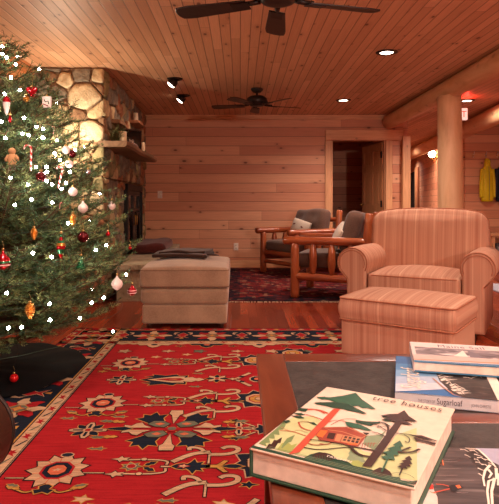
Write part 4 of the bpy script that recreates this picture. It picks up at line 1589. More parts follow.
PER = 0.72
for k in range(-3, 1):
    cy = 3.63 + PER * k
    if not (1.2 < cy < 4.0):
        continue
    chain(cy)
    hooks(-.125, cy + .125, 1.0, 1)
    hooks(-.125, cy - .125, 1.0, 1)
    gold_flower(.10, cy + .03)
    palmette(-.705, cy - .03, .108)
    stroke([(-.88, cy - .09), (-.81, cy - .09)], .006, CREAM, 3)
    stroke([(-.60, cy - .05), (-.52, cy - .05)], .006, CREAM, 3)
    for sx in (-1, 1):
        stroke([(-.705 + sx * .03, cy - .175), (-.705 + sx * .06, cy - .20), (-.705 + sx * .10, cy - .175)], .008, GOLD, 4)
        shp(xf(LEAF, -.705 + sx * .09, cy - .17, sx * .06, .06, .25 * sx), GOLD, LINE, .003, 6)
        shp(xf(LEAF, -.705 + sx * .10, cy - .155, sx * .05, .04, .25 * sx), GREY, GOLD, .003, 8)
    mid = cy - PER / 2
    cross(-.69, mid - .01, .085)
    if k % 2 == 0:
        tulip(-.41, mid - .01)
        rosette(-.135, mid + .01, .07)
        lattice(.10, mid)
    else:
        medallion(-.31, mid - .0, .95)
        cross(-.005, mid + .01, .075, CREAM, NAVY, RED)
        for sy in (-1, 1):
            shp(xf(STARP, -.02, mid + sy * .10, .035, .03), NAVY, GOLD, .003, 6)
            stroke([(0.0, mid + sy * .09), (.07, mid + sy * .03)], .008, CREAM, 4)
        shp(xf(starburst(6, .6, 1), .11, mid, .05, .06), NAVY, CREAM, .005, 6)
# second and third halves of the field, mostly below the table
for k in range(-3, 1):
    cy = 3.63 + PER * k
    if not (1.2 < cy < 4.0):
        continue
    palmette(.62, cy - .03, .11)
    cross(.62, cy - .37, .10)
    gold_flower(.36, cy + .2)
    rosette(.36, cy - .15, .08)
    lattice(.36, cy - .45)
# little motifs along the top of the field
for i, x in enumerate((-.80, -.50, -.28, -.02, .22, .46, .70)):
    shp(xf(STARP if i % 2 else starburst(5, .5, 1), x, 3.885, .055, .05), [CREAM, CREAM, GREY][i % 3], LINE, .004, 4)
for (x, y, m_) in ((-.56, 3.74, CREAM), (-.36, 3.80, CREAM), (-.60, 2.35, GREY), (-.58, 2.70, GREY), (-.55, 1.95, CREAM), (-.30, 1.90, GREY), (-.06, 1.92, CREAM), (.05, 2.2, NAVY), (.03, 2.05, NAVY), (-.84, 3.42, GOLD), (-.82, 2.68, GREY)):
    shp(xf(DOG if m_ == GREY else STARP, x, y, .038, .034), m_, GOLD if m_ != GOLD else LINE, .004, 4)
# zigzag edge where the field meets the far border, with cream garlands
zz = []
for i in range(45):
    x = -.90 + i * (.90 + 1.0) / 44
    zz.append((x, 4.085 - (.022 if i % 2 else 0)))
patch(zz + [(1.0, 4.10), (-.90, 4.10)], CREAM, 5)
for i in range(5):
    x = -.62 + .38 * i
    shp(xf([(-1, 1), (-.8, .2), (-.4, .35), (-.25, -.5), (0, -1), (.25, -.5), (.4, .35), (.8, .2), (1, 1)], x, 4.03, .13, .055), CREAM if i % 2 == 0 else NAVY, GOLD if i % 2 else LINE, .005, 6)
    shp(xf(OCT, x, 4.055, .025, .02), CORAL if i % 2 else NAVY, None, 0, 8)
    shp(xf(STARP, x + .19, 4.02, .04, .03), NAVY, GOLD, .004, 6)


# borders: u along the border, v across (0 = field side)
def border(place, length, width, first):
    B = lambda u0, u1, v0, v1: [place(u0, v0), place(u1, v0), place(u1, v1), place(u0, v1)]
    G = 0.068
    patch(B(0, length, 0, width), NAVY, 1)
    patch(B(0, length, 0.008, G), CREAM, 2)
    patch(B(0, length, .0, .006), LINE, 3)
    patch(B(0, length, .010, .014), LINE, 3)
    patch(B(0, length, G, G + .006), LINE, 3)
    patch(B(0, length, G + .006, G + .014), GOLD, 3)
    n = int(length / .165)
    for i in range(n + 1):
        u = .06 + .165 * i
        def Q(pts):
            return [place(min(max(u + a, 0), length), .040 + b) for a, b in pts]
        patch(Q([(-.035, -.020), (-.010, -.006), (0, -.022), (.012, -.004), (.035, -.012), (.018, .006), (.030, .020), (.004, .010), (-.012, .022), (-.018, .004)]), RED, 5)
        patch(Q([(.055, .018), (.075, .010), (.125, -.014), (.130, -.020), (.110, -.016), (.062, .004)]), [NAVY, GREY][i % 2], 5)
    # outer guard
    patch(B(0, length, width - .075, width), RED, 2)
    patch(B(0, length, width - .080, width - .075), CREAM, 3)
    patch(B(0, length, width - .012, width), LINE, 3)
    for i in range(int(length / .10) + 1):
        u = .03 + .10 * i
        def Q(pts):
            return [place(min(max(u + a, 0), length), width - .043 + b) for a, b in pts]
        patch(Q([(-.03, 0), (0, .018), (.03, 0), (0, -.018)]), [CREAM, GOLD, GREY][i % 3], 5)
    # big flowers on the navy band
    vc = (G + width - .08) / 2
    hw_ = (width - .08 - G) / 2
    for i in range(int(length / .46) + 2):
        u = first + .46 * (i - 1)
        def P(pts, s=1.0):
            return [place(min(max(u + a * s, 0), length), vc + b * s) for a, b in pts]
        for k in range(8):
            an = PI / 4 * k
            pts = [(.25, -.15), (.55, -.28), (.72, -.12), (1.0, -.06), (.92, .14), (.62, .26), (.25, .15)]
            q = xf(pts, 0, 0, .155 if k % 2 == 0 else .145, (.145), an)
            q = [(a, max(-hw_ + .004, min(hw_ - .004, b))) for a, b in q]
            w = P(q)
            shp(w, [CREAM, RED][k % 2], LINE, .004, 5)
        shp(P(xf(OCT, 0, 0, .05)), GREY, GOLD, .005, 8)
        shp(P(xf(starburst(4, .5, 1.0), 0, 0, .035)), GOLD, RED, .004, 10)
        def P2(pts):
            return [place(min(max(u + .23 + a, 0), length), vc + b) for a, b in pts]
        shp(P2([(-.05, -.07), (-.01, -.02), (-.04, .02), (0, .09), (.04, .02), (.01, -.02), (.05, -.07), (0, -.04)]), RED, CREAM, .005, 6)
        shp(P2([(-.018, -.095), (.018, -.095), (.006, -.06), (-.006, -.06)]), GOLD, None, 0, 6)
        for sx in (-1, 1):
            shp(P2([(sx * .03, .10), (sx * .06, .06), (sx * .05, .02), (sx * .075, .05), (sx * .07, .10)]), CREAM, None, 0, 6)


border(lambda u, v: (-.90 - v, RY0 + u), RY1 - RY0, .44, .36)
border(lambda u, v: (-1.335 + u, 4.09 + v), 2.63, .50, .20)
# corner: the far border runs across; cover the overlap of the left border with its own navy square
r = empty('patterned_rug', (0, 0, 0), 0, 'large red rug with cream and navy flowers in front of the sofa table', 'rug')
r['label'] = 'large bright red rug with cream and navy flowers under the coffee table'
rugb.build('pile', RM, r)
rg = random.Random(5)
mb = MB()
for i in range(150):
    x = RX0 + .01 + (RX1 - RX0 - .02) * i / 149
    mb.add(rbox(0.013, rg.uniform(.02, .032), 0.005, 0.001, 1, 1, cx=x + rg.uniform(-.004, .004), cy=RY1 + .012, cz=0.004))
mb.build('fringe', woven('rug_fringe', (190, 160, 128)), r)
# ------------------------------------------------------------------ coffee table with slate tiles
TH = 0.54
TWX = wood('cherry_table_across', 0, (88, 38, 24), (114, 54, 34), (136, 72, 46), 0.32, 1.3, False, 0.0, 0.5, 9)
TWY = wood('cherry_table_along', 1, (88, 38, 24), (114, 54, 34), (136, 72, 46), 0.32, 1.3, False, 0.0, 0.5, 9)
TWZ = wood('cherry_table_leg', 2, (88, 38, 24), (114, 54, 34), (136, 72, 46), 0.32, 1.3, False, 0.0, 0.5, 9)
m = new_mat('slate_tile', 0.55, spec=0.4)
t = NT(m)
vec = t.coords()[0]
a = t.noise(vec, 16.0, 6.0, 0.62, 0.6)
b = t.noise(vec, 90.0, 4.0, 0.6)
f = t.math('ADD', t.math('MULTIPLY', a, 0.65), t.math('MULTIPLY', b, 0.35))
t.link(t.ramp(f, [(0.35, (44, 38, 36)), (0.65, (78, 70, 66))]), t.b.inputs['Base Color'])
t.bump(f, 0.5, 0.004)
SLATE = m
tx0, tx1, ty0, ty1 = 0.055, 1.25, 0.62, 1.885
BW = 0.09
r = empty('coffee_table', (0.65, 1.25, 0), 0, 'cherry-wood coffee table with dark slate tiles holding the books', 'table')
OX, OY = 0.65, 1.25


def tb(x0, x1, y0, y1, z0, z1, mat, name, rr=0.004):
    return MB().add(rbox(x1 - x0, y1 - y0, z1 - z0, rr, 1, 3, cx=(x0 + x1) / 2 - OX, cy=(y0 + y1) / 2 - OY, cz=(z0 + z1) / 2), 0, True).build(name, mat, r)


top0 = TH - 0.035
tb(tx0, tx0 + BW, ty0, ty1, top0, TH, TWY, 'top_border')
tb(tx1 - BW, tx1, ty0, ty1, top0, TH, TWY, 'top_border')
tb(tx0 + BW, tx1 - BW, ty1 - BW, ty1, top0, TH, TWX, 'top_border')
tb(tx0 + BW, tx1 - BW, ty0, ty0 + BW, top0, TH, TWX, 'top_border')
cb0, cb1 = 1.295, 1.355
tb(tx0 + BW, tx1 - BW, cb0, cb1, top0, TH, TWX, 'crossbar')
tb(tx0 + BW - .001, tx1 - BW + .001, cb1 - .001, ty1 - BW + .001, top0 + .005, TH - .0015, SLATE, 'slate_tile', 0.003)
tb(tx0 + BW - .001, tx1 - BW + .001, ty0 + BW - .001, cb0 + .001, top0 + .005, TH - .0015, SLATE, 'slate_tile', 0.003)
for (x0, x1, y0, y1, mm) in ((tx0 + .03, tx1 - .03, ty1 - .05, ty1 - .03, TWX), (tx0 + .03, tx1 - .03, ty0 + .03, ty0 + .05, TWX), (tx0 + .03, tx0 + .05, ty0 + .05, ty1 - .05, TWY), (tx1 - .05, tx1 - .03, ty0 + .05, ty1 - .05, TWY)):
    tb(x0, x1, y0, y1, top0 - .085, top0, mm, 'apron', 0.003)
for x in (tx0 + .055, tx1 - .055):
    for y in (ty0 + .055, ty1 - .055):
        tb(x - .03, x + .03, y - .03, y + .03, 0.0145, top0, TWZ, 'leg', 0.006)
tb(tx0 + .06, tx1 - .06, ty0 + .06, ty1 - .06, 0.14, 0.16, TWX, 'shelf')

# ------------------------------------------------------------------ books
PAGE = flat('page_block', (234, 220, 206), 0.85, 0.2, 0.05)
pt = NT(PAGE)


def tp(px, py, h):
    z = FPX * (EYE - h) / (py - VY)
    return ((px - VX) * z / FPX, z)


class Print:
    """flat printed shapes on a cover, in the book's own coordinates, each ink a hair above the last"""
    def __init__(self, origin, ang, h, W, H):
        self.o, self.a, self.h, self.W, self.H = origin, ang, h, W, H
        self.mb = MB()
        self.lev = 0
        self.mats = []

    def mi(self, m_):
        if m_ not in self.mats:
            self.mats.append(m_)
        return self.mats.index(m_)

    def loc(self, px, py):
        x, y = tp(px, py, self.h)
        dx, dy = x - self.o[0], y - self.o[1]
        ca, sa = math.cos(self.a), math.sin(self.a)
        return (dx * ca + dy * sa, -dx * sa + dy * ca)

    def poly(self, pts, m_):
        e = 0.0015
        pts = [(min(max(p[0], e), self.W - e), min(max(p[1], e), self.H - e)) for p in pts]
        if area2(pts) < 0:
            pts = pts[::-1]
        self.lev += 1
        z = 0.00025 + 0.00003 * self.lev
        self.mb.add(([(p[0], p[1], z) for p in pts], [tuple(range(len(pts)))]), self.mi(m_))

    def zp(self, tagc, pts, m_):
        ox, oy = {'A': (245, 380), 'B': (310, 380), 'C': (380, 390), 'D': (310, 424), 'E': (380, 424)}[tagc]
        self.poly([self.loc(ox + p[0] * 80 / 499, oy + p[1] * 80 / 499) for p in pts], m_)

    def line(self, pts, w, m_, w1=None):
        n = len(pts)
        w1 = w if w1 is None else w1
        L, R_ = [], []
        for i in range(n):
            a = Vector(pts[max(i - 1, 0)])
            b = Vector(pts[min(i + 1, n - 1)])
            d = (b - a)
            d = d.normalized() if d.length > 1e-9 else Vector((1, 0))
            nn = Vector((-d.y, d.x))
            ww = (w + (w1 - w) * i / (n - 1)) / 2
            p = Vector(pts[i])
            L.append(tuple(p + nn * ww))
            R_.append(tuple(p - nn * ww))
        self.lev += 1
        z = 0.00025 + 0.00003 * self.lev
        e = 0.0015
        cl = lambda p: (min(max(p[0], e), self.W - e), min(max(p[1], e), self.H - e), z)
        vv = [cl(p) for p in L] + [cl(p) for p in R_]
        ff = [(i, n + i, n + i + 1, i + 1) for i in range(n - 1)]
        self.mb.add((vv, ff), self.mi(m_))

    def zl(self, tagc, pts, w, m_, w1=None):
        ox, oy = {'A': (245, 380), 'B': (310, 380), 'C': (380, 390), 'D': (310, 424), 'E': (380, 424)}[tagc]
        q = [self.loc(ox + p[0] * 80 / 499, oy + p[1] * 80 / 499) for p in pts]
        # smooth the line
        for _ in range(2):
            s_ = [q[0]]
            for i in range(len(q) - 1):
                a, b = q[i], q[i + 1]
                s_ += [(a[0] * .75 + b[0] * .25, a[1] * .75 + b[1] * .25), (a[0] * .25 + b[0] * .75, a[1] * .25 + b[1] * .75)]
            q = s_ + [q[-1]]
        self.line(q, w, m_, w1)

    def text(self, body, u, v, size, m_, width=None, spacing=1.0, rot=0.0):
        tv, tf, tw = text_faces(body, size, spacing)
        k = (width / tw) if width else 1.0
        ca, sa = math.cos(rot), math.sin(rot)
        self.lev += 1
        z = 0.00025 + 0.00003 * self.lev
        self.mb.add(([(u + (a * k) * ca - b * sa, v + (a * k) * sa + b * ca, z) for a, b in tv], tf), self.mi(m_))


def book(origin, ang, z0, th, W, H, cover, spine, label, pages_inset=0.006, board=0.003, spine_side='left', name='book', lower=0):
    """W across, H up the page; spine_side says which edge carries the spine"""
    r = empty(name, (origin[0], origin[1], z0), ang, label, 'book')
    cb = MB()
    cb.add(rbox(W, H, board, 0.001, 1, 2, cx=W / 2, cy=H / 2, cz=board / 2), lower)
    cb.add(rbox(W, H, board, 0.001, 1, 2, cx=W / 2, cy=H / 2, cz=th - board / 2))
    if spine_side == 'left':
        cb.add(rbox(board, H, th, 0.001, 1, 2, cx=board / 2, cy=H / 2, cz=th / 2), 1)
    elif spine_side == 'bottom':
        cb.add(rbox(W, board, th, 0.001, 1, 2, cx=W / 2, cy=board / 2, cz=th / 2), 1)
    elif spine_side == 'top':
        cb.add(rbox(W, board, th, 0.001, 1, 2, cx=W / 2, cy=H - board / 2, cz=th / 2), 1)
    cb.build('cover', [cover, spine], r)
    pi = pages_inset
    x0 = board if spine_side == 'left' else pi
    y0 = board if spine_side == 'bottom' else pi
    y1 = H - board if spine_side == 'top' else H - pi
    MB().add(rbox(W - pi - x0, y1 - y0, th - 2 * board, 0.002, 1, 2, cx=(W - pi + x0) / 2, cy=(y0 + y1) / 2, cz=th / 2)).build('pages', PAGE, r)
    return r


ink = lambda n, c: flat(n, c, 0.38, 0.45, 0.03)
I_CREAM = ink('cover_cream', (236, 214, 194))
I_LIME = ink('ink_pale_green', (198, 204, 150))
I_OLIVE = ink('ink_olive', (122, 144, 96))
I_YG = ink('ink_yellow_green', (160, 172, 96))
I_DG = ink('ink_dark_green', (40, 74, 58))
I_MG = ink('ink_green', (52, 98, 76))
I_GG = ink('ink_grey_green', (136, 154, 122))
I_BR = ink('ink_dark_brown', (62, 40, 36))
I_RED = ink('ink_brick_red', (198, 86, 66))
I_RD2 = ink('ink_red_brown', (156, 72, 56))
I_OR = ink('ink_orange', (238, 112, 56))
I_TAN = ink('ink_tan', (196, 138, 100))
I_WH = ink('ink_white', (244, 232, 218))
I_STEM = ink('ink_line_green', (60, 92, 74))

# tree houses book
th1 = 0.052
zb1 = TH + 0.0045
h1 = zb1 + th1
BL, BRr, TL, TR = tp(249.3, 448, h1), tp(414.9, 490.5, h1), tp(325.6, 386.7, h1), tp(452.8, 407.5, h1)
ang1 = math.radians(-29.6)
W1, H1 = 0.298, 0.395
bk1 = book(BL, ang1, zb1, th1, W1, H1, I_CREAM, I_DG, 'thick cream book titled tree houses with a forest drawing on its cover', 0.006, 0.0035, lower=1)
p = Print(BL, ang1, h1, W1, H1)
# pale ground and trees
p.zp('A', [(85, 397), (205, 295), (240, 262), (300, 235), (430, 225), (499, 270), (499, 499), (330, 470), (200, 440)], I_LIME)
p.zp('B', [(0, 235), (60, 255), (90, 300), (60, 400), (0, 420)], I_LIME)
p.zp('D', [(0, 90), (250, 110), (330, 170), (420, 190), (480, 250), (400, 330), (0, 260)], I_LIME)
p.zp('E', [(228, 25), (232, 355), (120, 340), (60, 320), (-60, 300), (-40, 240), (0, 205), (100, 70)], I_LIME)
p.zp('B', [(350, 350), (440, 340), (470, 318), (455, 360), (400, 440), (330, 400)], I_GG)
p.zp('D', [(225, 225), (245, 195), (240, 185), (262, 150), (290, 165), (330, 205), (345, 240), (300, 245)], I_GG)
p.zp('D', [(240, 230), (300, 228), (340, 250), (330, 272), (270, 262)], I_YG)
p.zp('A', [(85, 397), (205, 295), (240, 262), (255, 280), (238, 310), (210, 312), (215, 345), (180, 340), (187, 368), (150, 365), (157, 392), (128, 395), (135, 415), (110, 408)], I_OLIVE)
p.zp('A', [(200, 435), (230, 395), (270, 392), (290, 408), (325, 398), (285, 455)], I_YG)
p.zp('A', [(225, 425), (240, 395), (262, 366), (312, 343), (288, 388), (268, 392), (235, 428)], I_OLIVE)
p.zp('A', [(128, 432), (150, 398), (165, 402), (182, 374), (198, 378), (232, 358), (222, 395), (206, 396), (185, 430)], I_BR)
# bottom bushes
p.zp('D', [(-90, 190), (-40, 215), (0, 192), (60, 176), (130, 190), (170, 222), (230, 232), (270, 262), (330, 274), (380, 284), (420, 302), (450, 286), (499, 312), (520, 400), (300, 340), (0, 262)], I_DG)
p.zp('D', [(10, 200), (40, 184), (90, 180), (130, 190), (165, 216), (120, 232), (60, 215), (30, 225)], I_BR)
p.zp('D', [(392, 300), (420, 282), (465, 276), (499, 298), (515, 325), (430, 318)], I_BR)
p.zp('E', [(-60, 300), (0, 272), (40, 284), (72, 322), (0, 330)], I_BR)
p.zp('E', [(60, 330), (120, 333), (130, 352), (180, 360), (240, 356), (248, 385), (100, 372)], I_DG)
p.zp('E', [(190, 368), (230, 360), (250, 368), (240, 385), (200, 380)], I_BR)
p.poly([(0.002, 0.002), (W1 - .002, 0.002), (W1 - .002, 0.008), (0.002, 0.012)], I_DG)
for v_ in (0.011, 0.016, 0.021):
    p.line([(0.03, v_ + .002), (0.15, v_ - .001), (W1 - .004, v_)], 0.0011, I_GG)
for i in range(9):
    p.zl('D', [(15 + 16 * i, 228), (12 + 16 * i, 200)], 0.0012, I_STEM)
# branches behind the house
p.zl('A', [(372, 185), (420, 183), (470, 195), (499, 212)], 0.004, I_RED)
p.zl('B', [(-20, 190), (30, 185), (80, 195), (112, 212)], 0.004, I_RED)
p.zl('A', [(300, 232), (360, 212), (430, 232), (499, 256)], 0.0025, I_RED)
p.zl('A', [(335, 268), (345, 295), (375, 312), (410, 318)], 0.0035, I_RED)
p.zl('A', [(330, 268), (370, 262), (415, 270)], 0.0022, I_RD2)
p.zl('A', [(215, 318), (290, 322), (380, 352)], 0.0022, I_RED)
p.zl('A', [(225, 300), (300, 330), (330, 312), (390, 330)], 0.0016, I_TAN)
p.zl('A', [(375, 378), (390, 400), (440, 412), (510, 405)], 0.003, I_RD2)
p.zl('B', [(60, 400), (100, 408), (135, 396)], 0.003, I_RD2)
p.zl('B', [(-40, 425), (60, 442), (200, 425), (300, 424), (400, 442), (499, 466)], 0.0032, I_BR)
p.zl('B', [(110, 268), (160, 252), (230, 262), (260, 300)], 0.0022, I_RED)
p.zl('B', [(130, 285), (170, 262), (215, 245), (290, 248)], 0.0018, I_RD2)
# red trunk
p.zp('B', [(148, 182), (190, 184), (100, 285), (12, 372), (-65, 455), (-135, 470), (-60, 395), (20, 310), (95, 235)], I_RED)
# canopies
p.zp('B', [(42, 108), (130, 112), (210, 100), (285, 83), (325, 125), (410, 184), (385, 186), (360, 178), (330, 180), (300, 165), (270, 168), (240, 155), (200, 150), (150, 140), (120, 128), (80, 122)], I_MG)
p.zp('B', [(26, 145), (80, 143), (150, 142), (230, 150), (270, 170), (354, 212), (330, 216), (310, 208), (280, 202), (240, 195), (210, 185), (170, 180), (130, 175), (100, 165), (60, 155)], I_DG)
for q in ([(322, 190), (345, 180), (395, 182), (380, 202), (350, 198)], [(298, 210), (350, 210), (375, 222), (345, 226)], [(283, 224), (350, 230), (372, 242), (335, 244)], [(236, 262), (270, 254), (285, 262), (255, 276)], [(403, 270), (430, 268), (452, 288), (425, 282)]):
    p.zp('A', q, I_DG)
p.zp('A', [(445, 110), (499, 108), (520, 122), (480, 126)], I_MG)
p.zp('A', [(430, 146), (470, 142), (520, 148), (499, 164), (450, 156)], I_DG)
p.zp('B', [(220, 264), (260, 270), (320, 285), (390, 321), (350, 320), (300, 306), (262, 302), (228, 288)], I_MG)
p.zp('B', [(285, 253), (340, 262), (432, 266), (440, 274), (400, 280), (380, 292), (330, 280), (285, 270)], I_DG)
p.zp('B', [(445, 226), (499, 230), (510, 242), (455, 238)], I_DG)
p.zp('B', [(445, 250), (499, 250), (510, 264), (470, 262)], I_DG)
p.zp('B', [(330, 332), (374, 335), (350, 352)], I_BR)
p.zl('B', [(420, 300), (440, 290), (470, 300)], 0.0016, I_BR)
# house
p.zp('B', [(35, 345), (80, 300), (250, 300), (352, 352), (322, 395), (300, 422), (240, 415), (200, 402), (60, 380)], I_RD2)
p.zp('B', [(82, 300), (232, 297), (354, 352), (322, 372), (200, 330), (122, 320)], I_TAN)
p.zp('B', [(86, 303), (230, 300), (346, 352), (322, 366), (200, 326), (124, 317)], I_RD2)
p.zp('B', [(66, 318), (112, 322), (78, 366), (38, 354)], I_OR)
p.zp('B', [(118, 334), (162, 340), (145, 378), (102, 369)], I_BR)
p.zp('B', [(170, 342), (206, 348), (184, 392), (152, 385)], I_TAN)
p.zp('B', [(208, 350), (322, 368), (300, 414), (190, 392)], I_TAN)
p.zp('B', [(235, 398), (296, 402), (292, 414), (236, 408)], I_OR)
for i in range(4):
    for j in range(2):
        x = 218 + 26 * i - 8 * j
        y = 356 + 5 * i + 17 * j
        p.zp('B', [(x, y), (x + 17, y + 3), (x + 11, y + 15), (x - 6, y + 12)], I_BR)
p.zl('B', [(0, 378), (60, 384), (190, 408), (300, 428), (400, 448)], 0.003, I_BR)
for i in range(5):
    p.zl('B', [(322 + 18 * i, 432 - 3 * i), (330 + 18 * i, 402 - i)], 0.0012, I_RD2)
p.zl('B', [(330, 402), (415, 404)], 0.0014, I_RD2)
# dark trunk and its branches
p.zl('D', [(255, 150), (275, 180), (320, 205), (390, 215)], 0.006, I_BR)
p.zl('B', [(430, 268), (470, 278), (492, 305), (480, 350)], 0.004, I_BR)
p.zl('B', [(390, 332), (430, 340), (470, 362)], 0.003, I_BR)
cpx = [(399, 418.5), (404, 421.5), (388, 446), (371.5, 468.5), (362, 467.5), (380, 444)]
p.poly([p.loc(x, y) for x, y in cpx], I_BR)
p.zp('C', [(5, 166), (60, 158), (112, 156), (152, 134), (180, 170), (234, 206), (190, 202), (150, 194), (204, 226), (150, 220), (122, 206), (95, 208), (70, 198), (20, 188), (60, 180)], I_BR)
p.zl('C', [(-10, 205), (30, 212), (62, 236)], 0.003, I_BR)
p.zl('C', [(-60, 215), (-10, 228), (40, 262)], 0.0025, I_BR)
p.zl('E', [(88, 64), (160, 70), (225, 82), (300, 100), (362, 118)], 0.003, I_BR)
p.zl('E', [(150, 74), (178, 90), (188, 110), (175, 130), (155, 115)], 0.002, I_BR)
p.zp('E', [(180, 76), (260, 80), (352, 112), (300, 108)], I_BR)
p.zp('E', [(208, 90), (260, 108), (350, 128), (366, 141), (340, 140), (280, 122), (222, 112)], I_BR)
p.zl('E', [(-10, 186), (60, 188), (120, 182), (192, 154)], 0.005, I_BR)
p.zl('E', [(110, 184), (200, 188), (248, 165)], 0.005, I_BR)
p.zp('E', [(125, 112), (147, 152), (124, 150), (140, 182), (108, 178), (118, 205), (84, 205), (94, 236), (54, 228), (16, 312), (4, 308), (40, 232), (5, 216), (50, 200), (15, 186), (70, 175), (45, 162), (95, 148), (80, 140)], I_MG)
p.zp('E', [(183, 208), (202, 236), (187, 238), (203, 262), (182, 262), (192, 278), (162, 276), (172, 292), (146, 286), (124, 332), (116, 330), (134, 286), (108, 276), (136, 266), (118, 260), (150, 250), (133, 240), (165, 232), (153, 225)], I_BR)
p.zl('E', [(70, 320), (120, 312), (180, 326), (215, 350)], 0.001, I_STEM)
# lettering
u0, v0 = p.loc(372.5, 399.6)
u1, v1 = p.loc(441.5, 412.6)
vy = (v0 + v1) / 2
p.text('tree houses', u0, vy - 0.006, 0.040, I_BR, u1 - u0, 1.15)
a0, b0 = p.loc(322, 462.0)
a1, b1 = p.loc(342, 466.0)
p.text('TASCHEN', a0, 0.030, 0.0105, I_WH, 0.047, 1.05)
p.text('tree houses', 0.145, H1 - 0.012, 0.005, I_TAN, 0.09)
pr = p.mb.build('printed_cover', p.mats, bk1, (0, 0, th1))

# blue mountain book
th2 = 0.030
h2 = TH + th2
ang2 = math.radians(-16.0)
O2 = tp(394.8, 391.8, h2)
W2, H2 = 0.36, 0.345
B_SKY = [ink('ink_sky_%s' % n, c) for n, c in (('deep', (44, 108, 168)), ('mid', (74, 138, 190)), ('light', (118, 166, 204)), ('pale', (168, 188, 212)), ('haze', (206, 208, 218)))]
B_SP = ink('ink_spine_grey', (206, 208, 214))
I_NV = ink('ink_navy_hills', (34, 54, 116))
I_ROCK = new_mat('printed_rock', 0.38)
t = NT(I_ROCK)
n = t.noise(t.comb(t.math('MULTIPLY', t.coords(True)[1], 22.0), t.math('MULTIPLY', t.coords(True)[2], 60.0)), 1.0, 4.0, 0.6, 0.6)
t.link(t.ramp(n, [(0.42, (34, 28, 28)), (0.62, (70, 60, 56)), (0.74, (150, 140, 136))]), t.b.inputs['Base Color'])
bk2 = book(O2, ang2, TH, th2, W2, H2, B_SKY[0], B_SP, 'blue picture book with a snowy mountain cover lying under the sailing book', 0.006, 0.003, 'bottom')
p = Print(O2, ang2, h2, W2, H2)
NB = 16
for i in range(NB):
    t0, t1 = i / NB, (i + 1) / NB
    k = (1 - t0) * 4
    # sky is printed deep at the top left, hazy towards the hills
    ci = min(4, int(t0 * 5))
    p.poly([(0.0, H2 * (1 - t0)), (W2, H2 * (1 - t0 * .55)), (W2, H2 * (1 - t1 * .55)), (0, H2 * (1 - t1))], B_SKY[ci])
q = lambda x, y: p.loc(x, y)
def j(zx, zy):
    return p.loc(380 + zx * .2385, 330 + zy * .2204 * 119 / 110 * 1.0)
def K(zx, zy):
    """pixel of the 380..499, 330..440 crop"""
    return p.loc(380 + zx * 119 / 499, 330 + zy * 110 / 461)
p.poly([K(66, 262), (K(66, 272)), K(187, 280), K(188, 272), K(120, 266)], I_NV)
p.poly([K(62, 284), K(62, 300), K(300, 300), K(499, 322), K(499, 300), K(350, 300), K(190, 282)], B_SKY[4])
p.poly([K(230, 172), K(340, 150), K(600, 172), K(620, 330), K(499, 318), K(350, 296), K(300, 262), K(250, 215)], I_ROCK)
rg = random.Random(3)
for i in range(34):
    t0 = rg.random()
    x = 235 + t0 * 110 + rg.uniform(-14, 14)
    y = 178 + t0 * 105 + rg.uniform(-10, 6)
    l = rg.uniform(25, 70) * (1 - .5 * t0)
    p.line([K(x, y), K(x + l * .5, y - 4 + rg.uniform(-4, 4)), K(x + l, y + rg.uniform(-3, 8))], 0.006, I_WH, 0.001)
for i in range(8):
    x = 350 + 18 * i
    p.line([K(x, 190 + rg.uniform(-14, 14)), K(x + 22, 196 + rg.uniform(-14, 14))], 0.004, I_WH, 0.001)
p.line([K(222, 205), K(262, 240), K(310, 275), K(345, 298)], 0.004, I_TAN)
p.poly([K(432, 170), K(470, 172), K(560, 330), K(505, 320)], I_WH)
# vertical title reading up the left edge
uA, vA = K(160, 245)
uB, vB = K(135, 150)
p.text('Sugarloaf', uA + .006, vA - 0.010, 0.072, I_WH, 0.185, 0.9, PI / 2)
p.mb.build('printed_cover', p.mats, bk2, (0, 0, th2))
tv, tf, tw = text_faces('THE STORY OF', 0.011)
k = 0.040 / tw
mbt = MB().add(([(0.056 + a * k, -0.0006, 0.010 + b) for a, b in tv], tf))
mbt.build('spine_lettering', ink('ink_small_letters', (120, 120, 130)), bk2)
tv, tf, tw = text_faces('Sugarloaf', 0.021)
k = 0.060 / tw
mbt = MB().add(([(0.100 + a * k, -0.0006, 0.009 + b) for a, b in tv], tf))
tv, tf, tw = text_faces('JOHN CHRISTIE', 0.011)
mbt.build('spine_lettering', ink('ink_spine_letters', (72, 72, 86)), bk2)
k = 0.045 / tw
mbt = MB().add(([(0.180 + a * k, -0.0006, 0.010 + b) for a, b in tv], tf))
mbt.build('spine_lettering', ink('ink_author_letters', (130, 130, 140)), bk2)

# sailing book on top
th3 = 0.030
z3 = TH + th2 + 0.0045
h3 = z3 + th3
ang3 = math.radians(-14.0)
O3 = tp(413.5, 361.0, h3)
W3, H3 = 0.31, 0.225
I_PK = ink('cover_pale_pink', (230, 210, 204))
I_BLU = ink('cover_blue', (62, 124, 164))
I_GR = new_mat('printed_sea', 0.4)
t = NT(I_GR)
n = t.noise(t.comb(t.math('MULTIPLY', t.coords(True)[1], 12.0), t.math('MULTIPLY', t.coords(True)[2], 34.0)), 1.0, 4.0, 0.6, 0.8)
t.link(t.ramp(n, [(0.40, (98, 88, 94)), (0.54, (150, 138, 142)), (0.66, (224, 210, 206))]), t.b.inputs['Base Color'])
bk3 = book(O3, ang3, z3, th3, W3, H3, I_BLU, I_PK, 'pale hardback with a sailing photo on top of the blue book', 0.004, 0.003, 'left')
p = Print(O3, ang3, h3, W3, H3)
p.poly([(0, 0), (W3, 0), (W3, H3), (0, H3)], I_PK)
p.poly([(0.012, .075), (W3 - .01, .075), (W3 - .01, .165), (0.012, .165)], I_GR)
p.poly([(0.0, .002), (W3, .002), (W3, .022), (0.0, .010)], I_BLU)
p.poly([(0.0, .014), (W3, .032), (W3, .050), (0.0, .030)], I_TAN)
